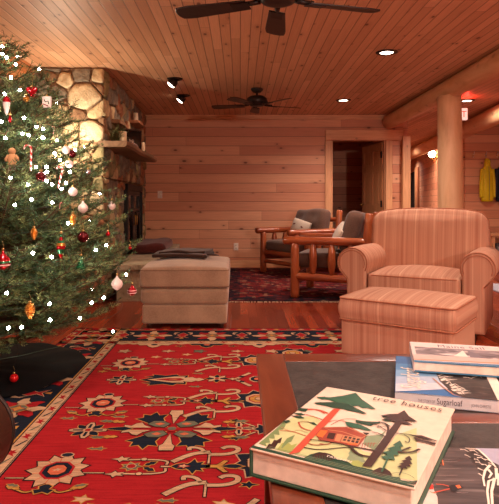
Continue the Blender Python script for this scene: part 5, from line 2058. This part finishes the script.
p.poly([(0.0, .022), (W3, .044), (W3, .072), (0.0, .072)], ink('ink_pink_band', (212, 186, 178)))
p.poly([(.115, .078), (.15, .15), (.155, .078)], I_WH)
p.poly([(.16, .078), (.163, .158), (.205, .078)], ink('ink_sail_grey', (120, 112, 120)))
p.text('Maine Sail', 0.080, H3 - .052, 0.044, ink('ink_title_navy', (70, 66, 92)), 0.135, 1.1)
p.mb.build('printed_cover', p.mats, bk3, (0, 0, th3))

# thin picture book with a skier, lower right
th4 = 0.0035
h4 = TH + th4
ang4 = math.radians(-3.0)
W4, H4 = 0.52, 0.37
TL4 = tp(430, 445.6, h4)
TL4 = (TL4[0] - .12, TL4[1])
O4 = (TL4[0] + math.sin(ang4) * H4, TL4[1] - math.cos(ang4) * H4)
I_SLOPE = new_mat('printed_dusk_slope', 0.45)
t = NT(I_SLOPE)
n = t.noise(t.comb(t.math('MULTIPLY', t.coords(True)[1], 5.0), t.math('MULTIPLY', t.coords(True)[2], 60.0)), 1.0, 4.0, 0.6, 0.5)
t.link(t.ramp(n, [(0.38, (56, 46, 48)), (0.58, (86, 74, 74)), (0.72, (132, 120, 118))]), t.b.inputs['Base Color'])
bk4 = empty('magazine', (O4[0], O4[1], TH), ang4, 'thin large-format photo book with a skier on a dark slope at the lower right', 'magazine')
MB().add(rbox(W4, H4, th4, 0.001, 1, 2, cx=W4 / 2, cy=H4 / 2, cz=th4 / 2)).build('pages', PAGE, bk4)
p = Print(O4, ang4, h4, W4, H4)
def S(zx, zy):
    """pixel of the 430..499, 430..504 crop"""
    return p.loc(430 + zx * 69 / 470, 430 + zy * 74 / 504)
p.poly([(0, 0), (W4, 0), (W4, H4), (0, H4)], I_SLOPE)
p.poly([S(230, 105), S(900, 130), S(900, 620), S(480, 620), S(470, 240)], ink('ink_lilac_sky', (172, 172, 196)))
p.poly([S(225, 108), S(300, 115), S(360, 160), S(400, 200), S(440, 235), S(470, 262), S(500, 400), S(520, 640), S(390, 640), S(385, 440), S(355, 375), S(352, 310), S(325, 265), S(290, 225), S(255, 180)], I_ROCK)
rg = random.Random(8)
for (x, y, l) in ((205, 132, 60), (235, 118, 70), (270, 140, 60), (300, 165, 60), (320, 190, 60), (310, 220, 50), (325, 260, 60), (350, 235, 50), (330, 298, 30), (370, 200, 50), (395, 225, 40), (235, 170, 40), (300, 200, 40)):
    p.line([S(x, y), S(x + l * .5, y + 6 + rg.uniform(-8, 8)), S(x + l, y + 20)], 0.0035, I_WH, 0.0008)
for pts in ([(240, 112), (330, 135), (380, 180), (420, 220), (450, 258)], [(410, 240), (375, 280), (362, 330), (372, 385)], [(450, 262), (455, 330), (400, 350), (390, 420), (402, 520), (405, 640)], [(440, 330), (420, 420), (425, 520), (440, 640)], [(395, 270), (420, 300), (400, 330)], [(470, 300), (462, 380)]):
    p.line([S(*a) for a in pts], 0.0055, I_WH, 0.003)
for (y, x0, x1) in ((198, 60, 200), (215, 90, 190), (262, 60, 210), (310, 20, 190), (345, 20, 300), (428, 180, 260)):
    p.line([S(x0, y), S((x0 + x1) / 2, y + 5), S(x1, y + 2)], 0.0016, ink('ink_snow_line', (150, 138, 136)), 0.0006)
# skier: white slope edge, red jacket, skis
p.poly([S(-120, 300), S(0, 330), S(10, 350), S(30, 420), S(50, 460), S(66, 640), S(-120, 640)], ink('ink_shaded_snow', (216, 206, 200)))
p.poly([S(-12, 372), S(22, 376), S(24, 408), S(-20, 410)], ink('ink_red_jacket', (208, 52, 40)))
p.line([S(40, 372), S(90, 376), S(130, 388)], 0.0035, I_RED, 0.003)
p.line([S(20, 432), S(60, 422), S(135, 404)], 0.0035, I_RED, 0.003)
p.poly([S(128, 385), S(165, 376), S(205, 380), S(232, 398), S(200, 408), S(165, 428), S(140, 415)], ink('ink_skier_dark', (30, 28, 34)))
p.poly([S(172, 382), S(200, 378), S(215, 398), S(190, 402)], I_OR)
p.line([S(0, 424), S(20, 434), S(46, 438)], 0.003, I_GG, 0.002)
p.line([S(45, 190), S(60, 180), S(85, 210), S(92, 245)], 0.0028, I_OR, 0.002)
p.line([S(62, 205), S(72, 240)], 0.002, I_OR, 0.002)
p.line([S(80, 215), S(96, 232)], 0.002, I_TAN, 0.001)
p.mb.build('printed_cover', p.mats, bk4, (0, 0, th4))

# ------------------------------------------------------------------ dark leather chair at the lower left corner
LEA = cloth('dark_leather', (50, 28, 20), (66, 38, 27), 120, 0.38, 0.25, 0.0, 5.0)
ch = armchair((-1.115, 0.84, 0.0145), PI, 'dark brown leather armchair cut off at the lower left corner', LEA, LEA, flat('leather_piping', (34, 20, 15), 0.5))
ch.scale = (1, 1, 0.92)
# ------------------------------------------------------------------ Christmas tree
TX, TY = -1.50, 3.36
HS = [0.16, .22, .30, .36, .57, .90, 1.20, 1.54, 1.80, 1.96, 2.06, 2.16]
RS = [0.55, .74, .86, .91, .90, .80, .69, .545, .38, .22, .10, 0.0]
NRM = np.random.RandomState(21)


def TR_(h):
    return float(np.interp(h, HS, RS))


tree = empty('christmas_tree', (TX, TY, 0.03), 0, 'tall decorated Christmas tree at the left edge on a black tree skirt', 'Christmas tree')
BARK = wood('fir_bark', 2, (58, 40, 28), (78, 56, 40), (96, 72, 52), 0.9, knots=0.0)
TWIG = flat('twig_brown', (92, 72, 48), 0.85)
MB().add(tube([(0, 0, 0.0), (0.01, 0, .6), (0, .01, 1.3), (0, 0, 1.8), (0, 0, 2.10)], [0.055, 0.048, 0.035, 0.018, 0.006], 12), 0, True).build('trunk', BARK, tree)
rg = random.Random(77)
segs = []          # (a, b, radius, needle density, needle length)
twigmb = MB()


def curve(a, d, L, up0, up1, n):
    """points of a branch leaving a along horizontal direction d"""
    pts = [a]
    for i in range(1, n + 1):
        t_ = i / n
        s = L / n
        el = up0 + (up1 - up0) * t_
        pts.append(pts[-1] + Vector((d.x * math.cos(el), d.y * math.cos(el), math.sin(el))) * s)
    return pts


level = 0.20
while level < 2.06:
    R = TR_(level)
    nb = 9 if level < 1.7 else 6
    ph = rg.uniform(0, 6.28)
    for k in range(nb):
        az = ph + 2 * PI * k / nb + rg.uniform(-.25, .25)
        d = Vector((math.cos(az), math.sin(az), 0))
        tip = level + rg.uniform(-.03, .03)
        L = TR_(tip) * rg.uniform(0.86, 1.06)
        if L < 0.05:
            continue
        drop = 0.10 + (0.22 + (.5 if level > 1.5 else 0)) * L * rg.uniform(.5, 1.0)
        base = max(0.10, tip - drop * .55 * (1 if level > .5 else 0.2))
        up0 = rg.uniform(.35, .7) if level > 1.5 else rg.uniform(.0, .30) if level > 0.45 else rg.uniform(-.10, .08)
        nseg = max(4, int(L / .06))
        pts = curve(Vector((0, 0, base)), d, L, up0, rg.uniform(.25, .75), nseg)
        rad = [0.009 * (1 - i / (nseg + .5)) * (0.5 + L) + .0012 for i in range(nseg + 1)]
        twigmb.add(tube(pts, rad, 5, False), 0, True)
        side_v = Vector((-d.y, d.x, 0))
        for i in range(nseg):
            t_ = (i + .5) / nseg
            if t_ > .22:
                segs.append((pts[i], pts[i + 1], 230 if t_ > .5 else 120, .026))
        nt = max(3, int(L * .80 / .042))
        for i in range(nt):
            t_ = 0.18 + 0.80 * (i + rg.random() * .6) / nt
            p0 = pts[0].lerp(pts[-1], 0)
            fi = t_ * nseg
            ii = min(int(fi), nseg - 1)
            p0 = pts[ii].lerp(pts[ii + 1], fi - ii)
            bd = (pts[ii + 1] - pts[ii]).normalized()
            s = 1 if i % 2 else -1
            an = rg.uniform(.65, 1.0)
            td = (bd * math.cos(an) + side_v * s * math.sin(an) + Vector((0, 0, rg.uniform(-.10, .28)))).normalized()
            tl = (0.06 + 0.30 * L * (1 - t_) ** .7 + .03) * rg.uniform(.7, 1.15)
            tl = min(tl, .24)
            p1 = p0 + td * tl * .55
            p2 = p1 + (td + Vector((0, 0, rg.uniform(-.1, .25)))).normalized() * tl * .45
            twigmb.add(tube([p0, p1, p2], [.0024, .0018, .0010], 4, False), 0, True)
            segs.append((p0, p1, 260, .025))
            segs.append((p1, p2, 300, .023))
            if tl > .10:
                for s2_ in (-1, 1):
                    q0 = p0.lerp(p1, rg.uniform(.5, .9))
                    qd = (td + td.cross(Vector((0, 0, 1))).normalized() * s2_ * .9 + Vector((0, 0, rg.uniform(-.1, .2)))).normalized()
                    q1 = q0 + qd * tl * rg.uniform(.3, .45)
                    segs.append((q0, q1, 280, .022))
    level += 0.058 if level < 1.9 else 0.07
# leader
segs.append((Vector((0, 0, 1.95)), Vector((0, 0, 2.13)), 300, .02))
twigmb.build('branches', TWIG, tree)
A0 = np.array([tuple(s[0]) for s in segs])
A1 = np.array([tuple(s[1]) for s in segs])
LEN = np.linalg.norm(A1 - A0, axis=1)
CNT = np.maximum(3, (LEN * np.array([s[2] for s in segs]) * 1.15)).astype(int)
IDX = np.repeat(np.arange(len(segs)), CNT)
N = len(IDX)
T = (A1 - A0)[IDX] / LEN[IDX][:, None]
u_ = NRM.rand(N)[:, None]
P0 = A0[IDX] + (A1 - A0)[IDX] * u_
ref = np.where(np.abs(T[:, 2:3]) > .9, np.array([[1., 0, 0]]), np.array([[0, 0, 1.]]))
U = np.cross(T, ref)
U /= np.linalg.norm(U, axis=1)[:, None]
Vv = np.cross(T, U)
# needles of a fir spread to the sides and upwards more than down
phi = NRM.rand(N) * 2 * PI
nd = np.cos(phi)[:, None] * U + np.sin(phi)[:, None] * Vv * -0.75
dirn = T * 0.62 + nd * 0.85 + np.array([[0, 0, .10]])
dirn /= np.linalg.norm(dirn, axis=1)[:, None]
NL = np.array([s[3] for s in segs])[IDX] * (0.75 + 0.5 * NRM.rand(N))
wv = np.cross(dirn, nd + NRM.randn(N, 3) * .3)
wv /= np.linalg.norm(wv, axis=1)[:, None] + 1e-9
HWN = 0.0017
v0 = P0
v1 = P0 + dirn * (NL * .45)[:, None] + wv * HWN
v2 = P0 + dirn * NL[:, None]
v3 = P0 + dirn * (NL * .45)[:, None] - wv * HWN
VV = np.stack([v0, v1, v2, v3], 1).reshape(-1, 3)
me = bpy.data.meshes.new('needles')
me.vertices.add(len(VV))
me.vertices.foreach_set('co', VV.ravel())
me.loops.add(N * 4)
me.loops.foreach_set('vertex_index', np.arange(N * 4, dtype=np.int32))
me.polygons.add(N)
me.polygons.foreach_set('loop_start', np.arange(0, N * 4, 4, dtype=np.int32))
GREENS = [flat('needle_green', (98, 124, 78), 0.55, 0.4, 0.12), flat('needle_dark_green', (62, 92, 60), 0.55, 0.4, 0.12), flat('needle_young_green', (140, 158, 100), 0.55, 0.4, 0.12)]
for g in GREENS:
    me.materials.append(g)
seg_mat = NRM.choice([0, 0, 1, 1, 2], size=len(segs))
mi = seg_mat[IDX]
me.polygons.foreach_set('material_index', mi.astype(np.int32))
me.update(calc_edges=True)
o = bpy.data.objects.new('needles', me)
COL.objects.link(o)
o.parent = tree
print('needles', N)
# black skirt
mb = MB()
rings = []
rg = random.Random(2)
ph = [rg.uniform(0, 6) for _ in range(6)]
for (rr_, z) in ((0.05, .030), (.22, .028), (.40, .026), (.54, .024), (.62, .021), (.64, .0165)):
    ring = []
    for k in range(90):
        a = 2 * PI * k / 90
        w = 0.014 * (rr_ / .7) ** 2 * (math.sin(5 * a + ph[0]) + .6 * math.sin(9 * a + ph[1]))
        ring.append((rr_ * (1 + w) * math.cos(a), rr_ * (1 + w) * math.sin(a), z + (0.007 * (1 + math.sin(11 * a + ph[2])) * (rr_ / .7) if rr_ < .69 else 0.0)))
    rings.append(ring)
vv, ff = rings_mesh(rings, False)
mb.add((vv, ff), 0, True)
o = mb.build('tree_skirt', cloth('black_velvet', (5, 5, 6), (11, 10, 12), 60, 0.9, 0.3, 0.0), None, (-1.62, 3.46, 0.0))
tag(o, 'round black tree skirt spread on the rug under the Christmas tree', 'tree skirt')


# ------------------------------------------------------------------ lights and ornaments on the tree
def ontree(px, py, k=0.97, lift=0.0):
    """where the sight line through (px, py) enters the tree's outline, drawn in by k"""
    d = Vector(((px - VX) / FPX, 1.0, (VY - py) / FPX))
    for i in range(400):
        y = 2.0 + i * 0.01
        p = Vector((0, 0, EYE)) + d * y
        if math.hypot(p.x - TX, p.y - TY) < TR_(p.z) * k and 0.1 < p.z < 2.15:
            return p
    # beside the outline: at the tree's own distance
    return Vector((0, 0, EYE)) + d * (TY - .05)


LP = [(2.4, 46.5), (2.4, 54), (6.6, 57.6), (15.6, 64.6), (4.5, 93.7), (11, 77.5), (1.5, 121.7), (24, 117.8), (22.5, 133.7), (28.5, 135), (36.7, 127), (42.7, 137.6), (5.4, 138), (54.5, 153.3),
      (46.6, 166.8), (46.6, 181), (52, 184.5), (61.6, 189), (52, 202.5), (31.5, 199.5), (33, 253), (51.7, 257), (96, 250), (49.6, 303.8), (91.7, 302.6), (103.7, 297.8), (8.4, 328), (21.6, 327.3),
      (68, 223), (6.6, 293), (47, 171.7), (43.3, 138), (28, 184.6), (10.4, 178), (43, 128.8), (60, 160), (66, 183), (20, 90), (57, 140), (80, 318), (50, 320), (36, 167), (15, 205), (70, 172), (75, 150)]
lights = empty('string_lights', (TX, TY, 0.5), 0, 'string of small white lights wound around the Christmas tree', 'string lights')
bulbm = emit('fairy_light_glow', (255, 238, 226), BULB)
rg = random.Random(31)
pos = [ontree(x, y, 0.99) for x, y in LP]
# more lights around the rest of the tree
for i in range(46):
    h = 0.3 + 1.7 * (i + rg.random()) / 46
    a = i * 2.4 + rg.uniform(-.2, .2)
    if -2.75 < math.atan2(math.sin(a), math.cos(a)) < -.2:
        continue
    pos.append(Vector((TX + TR_(h) * .9 * math.cos(a), TY + TR_(h) * .9 * math.sin(a), h)))
base = MB().add(ball(0.0078, 10, 7), 0, True).add(lathe([(0.004, -0.020), (0.004, -0.006)], 6), 1)
proto = None
for p_ in pos[:96]:
    if proto is None:
        proto = base.build('bulb', [bulbm, GREENS[1]], lights)
        b_ = proto
    else:
        b_ = proto.copy()
        COL.objects.link(b_)
        b_.parent = lights
    b_.location = p_ - lights.location
wire = sorted(pos, key=lambda q: -q.z)
pts = []
a_prev = 0
for i in range(700):
    t_ = i / 699
    h = 2.08 - 1.8 * t_
    a = t_ * 2 * PI * 15
    R = TR_(h) * 0.86
    pts.append((R * math.cos(a), R * math.sin(a), h - 0.5 + .01 * math.sin(a * 7)))
MB().add(tube(pts, 0.0016, 4), 0, True).build('wire', flat('green_wire', (30, 52, 34), 0.6), lights)


def gloss(name, c, rough=0.15, metal=0.6):
    m_ = new_mat(name, rough, c, metal)
    m_.node_tree.nodes['Principled BSDF'].inputs['Coat Weight'].default_value = 0.4
    return m_


G_RED = gloss('red_glass', (186, 20, 34))
G_DRED = gloss('dark_red_glass', (92, 10, 22))
G_GOLD = gloss('gold_glass', (204, 142, 60), 0.3, 0.7)
G_GREEN = gloss('green_glass', (30, 110, 66), 0.25, 0.5)
G_WHITE = new_mat('white_glitter', 0.6, (232, 214, 206))
G_PINK = new_mat('pale_pink_glaze', 0.35, (226, 196, 190))
G_SIL = gloss('silver_glass', (206, 200, 200), 0.2, 0.8)
G_TAN = flat('tan_felt', (190, 146, 104), 0.95, 0.1)
G_CAP = new_mat('ornament_cap', 0.35, (190, 160, 100), 0.9)
G_CANDYR = flat('candy_red', (206, 60, 58), 0.4)
G_CANDYW = flat('candy_white', (236, 214, 204), 0.4)


def hang(px, py, name, label, cat, k=0.99, group=None):
    p_ = ontree(px, py, k)
    return empty(name, p_, 0, label, cat, group)


def caphook(r, z):
    c_ = MB().add(lathe([(0.007, z), (0.007, z + .010), (0.002, z + .012)], 10), 0, True).build('cap', G_CAP, r)
    MB().add(tube([(0, 0, z + .010), (.004, 0, z + .022), (0, 0, z + .034), (-.004, 0, z + .045)], 0.0009, 4), 0, True).build('hook', G_CAP, c_)


def bauble(px, py, R, mat, label, prof=None):
    r = hang(px, py, 'ornament', label, 'ornament')
    MB().add(ball(R, 20, 12) if prof is None else lathe(prof, 20), 0, True).build('glass_body', mat, r)
    caphook(r, R * .97 if prof is None else prof[-1][1])
    return r


bauble(41, 177, .027, G_DRED, 'dark red ball ornament beside the straight candy cane')
bauble(72, 154, .022, G_DRED, 'small dark red ball ornament at the tree edge by the stones')
bauble(83, 237, .030, G_DRED, 'maroon ball ornament above the green tree-shaped one')
bauble(66, 150, .022, G_PINK, 'pale pink ball ornament touching the small dark red ball')
bauble(88, 172, .015, G_SIL, 'tiny silver ball ornament at the end of a branch')
bauble(73, 192, .024, G_WHITE, 'round white glittery ball ornament')
bauble(130, 248, .010, G_RED, 'tiny red ball ornament on the outermost branches')
o_ = bauble(108, 234, .013, G_RED, 'small red ornament below the white one at the tree edge')
# heart
r = hang(32, 91, 'ornament', 'glossy red heart ornament near the top of the tree', 'ornament')
hp2 = []
for i in range(40):
    a = 2 * PI * i / 40
    hp2.append((0.0019 * 16 * math.sin(a) ** 3, 0.0019 * (13 * math.cos(a) - 5 * math.cos(2 * a) - 2 * math.cos(3 * a) - math.cos(4 * a))))
MB().add(padded(hp2, -.012, .012, .009, .006, 4), 0, True).build('glass_body', G_RED, r)
caphook(r, .022)
r = bauble(26, 99, .017, G_GOLD, 'speckled gold ball ornament under the red heart')
rgx = random.Random(6)
mb = MB()
for i in range(22):
    d_ = Vector((rgx.gauss(0, 1), rgx.gauss(0, 1), rgx.gauss(0, 1))).normalized()
    mb.add(ball(.0036, 6, 4, d_.x * .0152, d_.y * .0152, d_.z * .0152), 0, True)
o = mb.build('dark_speckles', M['dark'], r.children[0])
tag(o, kind='stuff')
# white mug-like ornament
r = hang(47, 102, 'ornament', 'white square ornament printed with red and green near the stones', 'ornament')
MB().add(rbox(.05, .022, .062, .008, 1, 3), 0, True).build('ceramic_body', G_WHITE, r)
MB().add(tube([(-.012, -.0125, .012), (-.004, -.0125, -.002), (.010, -.0125, .004), (.014, -.0125, -.014)], .0028, 5), 0, True).build('green_sprig', G_GREEN, r)
MB().add(tube([(-.018, -.0125, -.012), (-.004, -.0125, -.018), (.010, -.0125, -.023)], .0025, 5), 0, True).build('red_ribbon', G_RED, r)
caphook(r, .03)
# santa head cone
r = hang(6.5, 105, 'ornament', 'long white-bearded ornament with a red cap at the left edge', 'ornament')
MB().add(lathe([(.001, -.055), (.008, -.04), (.016, -.015), (.019, .008), (.016, .022)], 16), 0, True).build('beard', G_WHITE, r)
MB().add(lathe([(.019, .014), (.020, .022), (.015, .036), (.006, .046), (.002, .048)], 16), 0, True).build('cap_top', G_RED, r)
# figure in tan felt
r = hang(12, 158, 'ornament', 'tan felt doll ornament at the left edge of the tree', 'ornament')
MB().add(ball(.018, 14, 9, 0, 0, .034), 0, True).add(lathe([(.012, .022), (.020, .010), (.022, -.02), (.020, -.034)], 14), 0, True).add(tube([(-.018, 0, .014), (-.030, -.004, -.006), (-.026, -.008, -.016)], .007, 8), 0, True).add(
    tube([(.018, 0, .014), (.030, -.004, -.002), (.032, -.008, -.012)], .007, 8), 0, True).build('felt_body', G_TAN, r)
for s in (-1, 1):
    MB().add(tube([(s * .010, 0, -.030), (s * .011, 0, -.062)], .008, 8), 0, True).build('leg', flat('grey_felt', (120, 104, 90), .9), r)


def cane(px, py, L, label, lean=0.0, flip=1):
    r = hang(px, py, 'candy_cane', label, 'candy cane')
    R = Matrix.Rotation(lean, 4, 'Y')
    pts = [(0, 0, -L / 2 + L * .72 * i / 14) for i in range(15)]
    rr_ = L * .12
    for i in range(1, 10):
        a = PI * i / 9
        pts.append((flip * (rr_ - rr_ * math.cos(a)), 0, -L / 2 + L * .72 + rr_ * math.sin(a) * 1.2))
    mb = MB()
    vf = tube(pts, L * .035, 8)
    n0 = 0
    mb.add(vf, 0, True, R)
    for i in range(len(pts) - 1):
        for k in range(8):
            if (i * 1 + k // 2) % 4 < 2:
                mb.m[i * 8 + k] = 1
    mb.build('candy', [G_CANDYW, G_CANDYR], r)
    return r


cane(31, 156, .155, 'long thin candy cane hanging straight in the middle of the tree', 0.02, -1)
cane(61, 176, .13, 'candy cane hanging at a slant near the lit stones', 0.25, -1)
cane(54, 130, .05, 'small candy cane near the upper stones', 0.2, -1)
cane(60, 4 + 176 - 3 - 142 + 170, .04, 'tiny candy cane high inside the tree', 0.1)
# green and white ball
r = bauble(69, 164, .022, G_PINK, 'pale ball ornament with a green patch below the small dark red ball')
MB().add(tube([(-.008, -.0215, .004), (0, -.0235, -.002), (.008, -.0215, .002)], .0045, 6), 0, True).build('green_leaf', G_GREEN, r)
# onion-shaped ornaments
ON = lambda R: [(.001, -R * 1.05), (R * .35, -R * .95), (R * .85, -R * .5), (R, 0), (R * .85, R * .45), (R * .45, R * .85), (R * .2, R * 1.15), (R * .1, R * 1.5)]
bauble(83, 208, 0, G_WHITE, 'white onion-shaped ornament right of the round white ball', ON(.027))
bauble(117, 284, 0, G_WHITE, 'white onion-shaped ornament low at the right edge of the tree', ON(.032))
bauble(112, 206, 0, G_WHITE, 'round pale ornament at the tree edge in front of the black fire doors', ON(.022))
r = bauble(3, 262, 0, G_RED, 'red onion-shaped ornament with green stripes at the left edge', ON(.036))
MB().add(lathe([(.0362, -.004), (.0366, 0), (.0362, .006)], 20), 0, True).build('green_band', G_GREEN, r)
MB().add(lathe([(.033, -.016), (.0345, -.011)], 20), 0, True).build('white_band', G_WHITE, r)
r = bauble(132, 291, 0, G_RED, 'red ornament with pale bands at the lower right edge of the tree', ON(.026))
for z in (-.010, .004):
    MB().add(lathe([(.0262, z - .002), (.0268, z), (.0262, z + .002)], 20), 0, True).build('pale_band', G_PINK, r)
# pine cones
def cone(px, py, s, label):
    r = hang(px, py, 'pinecone_ornament', label, 'ornament')
    prof = []
    for i in range(19):
        t_ = i / 18
        R = s * math.sin(PI * (0.12 + .80 * (1 - t_) ** .8)) * (1 + (.18 if i % 2 else -.05))
        prof.append((max(R * .75, .001), s * 1.3 * (1 - 2 * t_) * -1))
    MB().add(lathe(prof, 9), 0, False).build('cone_body', G_GOLD, r)
    caphook(r, s * 1.3)
cone(34, 234, .022, 'gold pine-cone ornament in the middle of the tree')
cone(73, 220, .024, 'gold pine-cone ornament above the long striped drop')
cone(30, 311, .029, 'larger gold pear-like cone ornament low on the tree')
# long striped drop
r = hang(61, 248, 'ornament', 'long pointed red and green striped drop ornament', 'ornament')
drop = [(.001, -.075), (.006, -.055), (.012, -.030), (.020, -.005), (.023, .012), (.019, .026), (.011, .038), (.007, .055), (.004, .072)]
mb = MB().add(lathe(drop, 18), 0, True)
for i in range(len(drop) - 1):
    for k in range(18):
        mb.m[i * 18 + k] = [0, 0, 1, 0, 2, 1, 0, 1][i]
mb.build('glass_body', [G_RED, G_GREEN, G_GOLD], r)
caphook(r, .072)
# little green tree ornament
r = hang(81, 263, 'ornament', 'green tree-shaped glass ornament below the maroon ball', 'ornament')
MB().add(lathe([(.008, -.034), (.026, -.028), (.022, -.014), (.016, -.012), (.019, -.006), (.012, .010), (.009, .012), (.011, .017), (.003, .036)], 18), 0, True).build('glass_body', G_GREEN, r)
caphook(r, .036)
# red drop near the top, red ball lying on the skirt
bauble(10, 119, 0, G_RED, 'small red drop ornament under the white-bearded one', [(.001, -.022), (.007, -.012), (.009, 0), (.005, .014), (.003, .02)])
pz = at(14, 378, 0.055)
r = empty('ornament', pz, 0, 'shiny red ball hanging low above the black tree skirt', 'ornament')
MB().add(ball(.024, 20, 12), 0, True).build('glass_body', gloss('bright_red_glass', (230, 30, 36), .2, .2), r)
caphook(r, .0235)
MB().add(tube([(0, 0, .06), (.01, .03, .14), (-.03, .10, .26)], .001, 4)).build('thread', M['dark'], r)
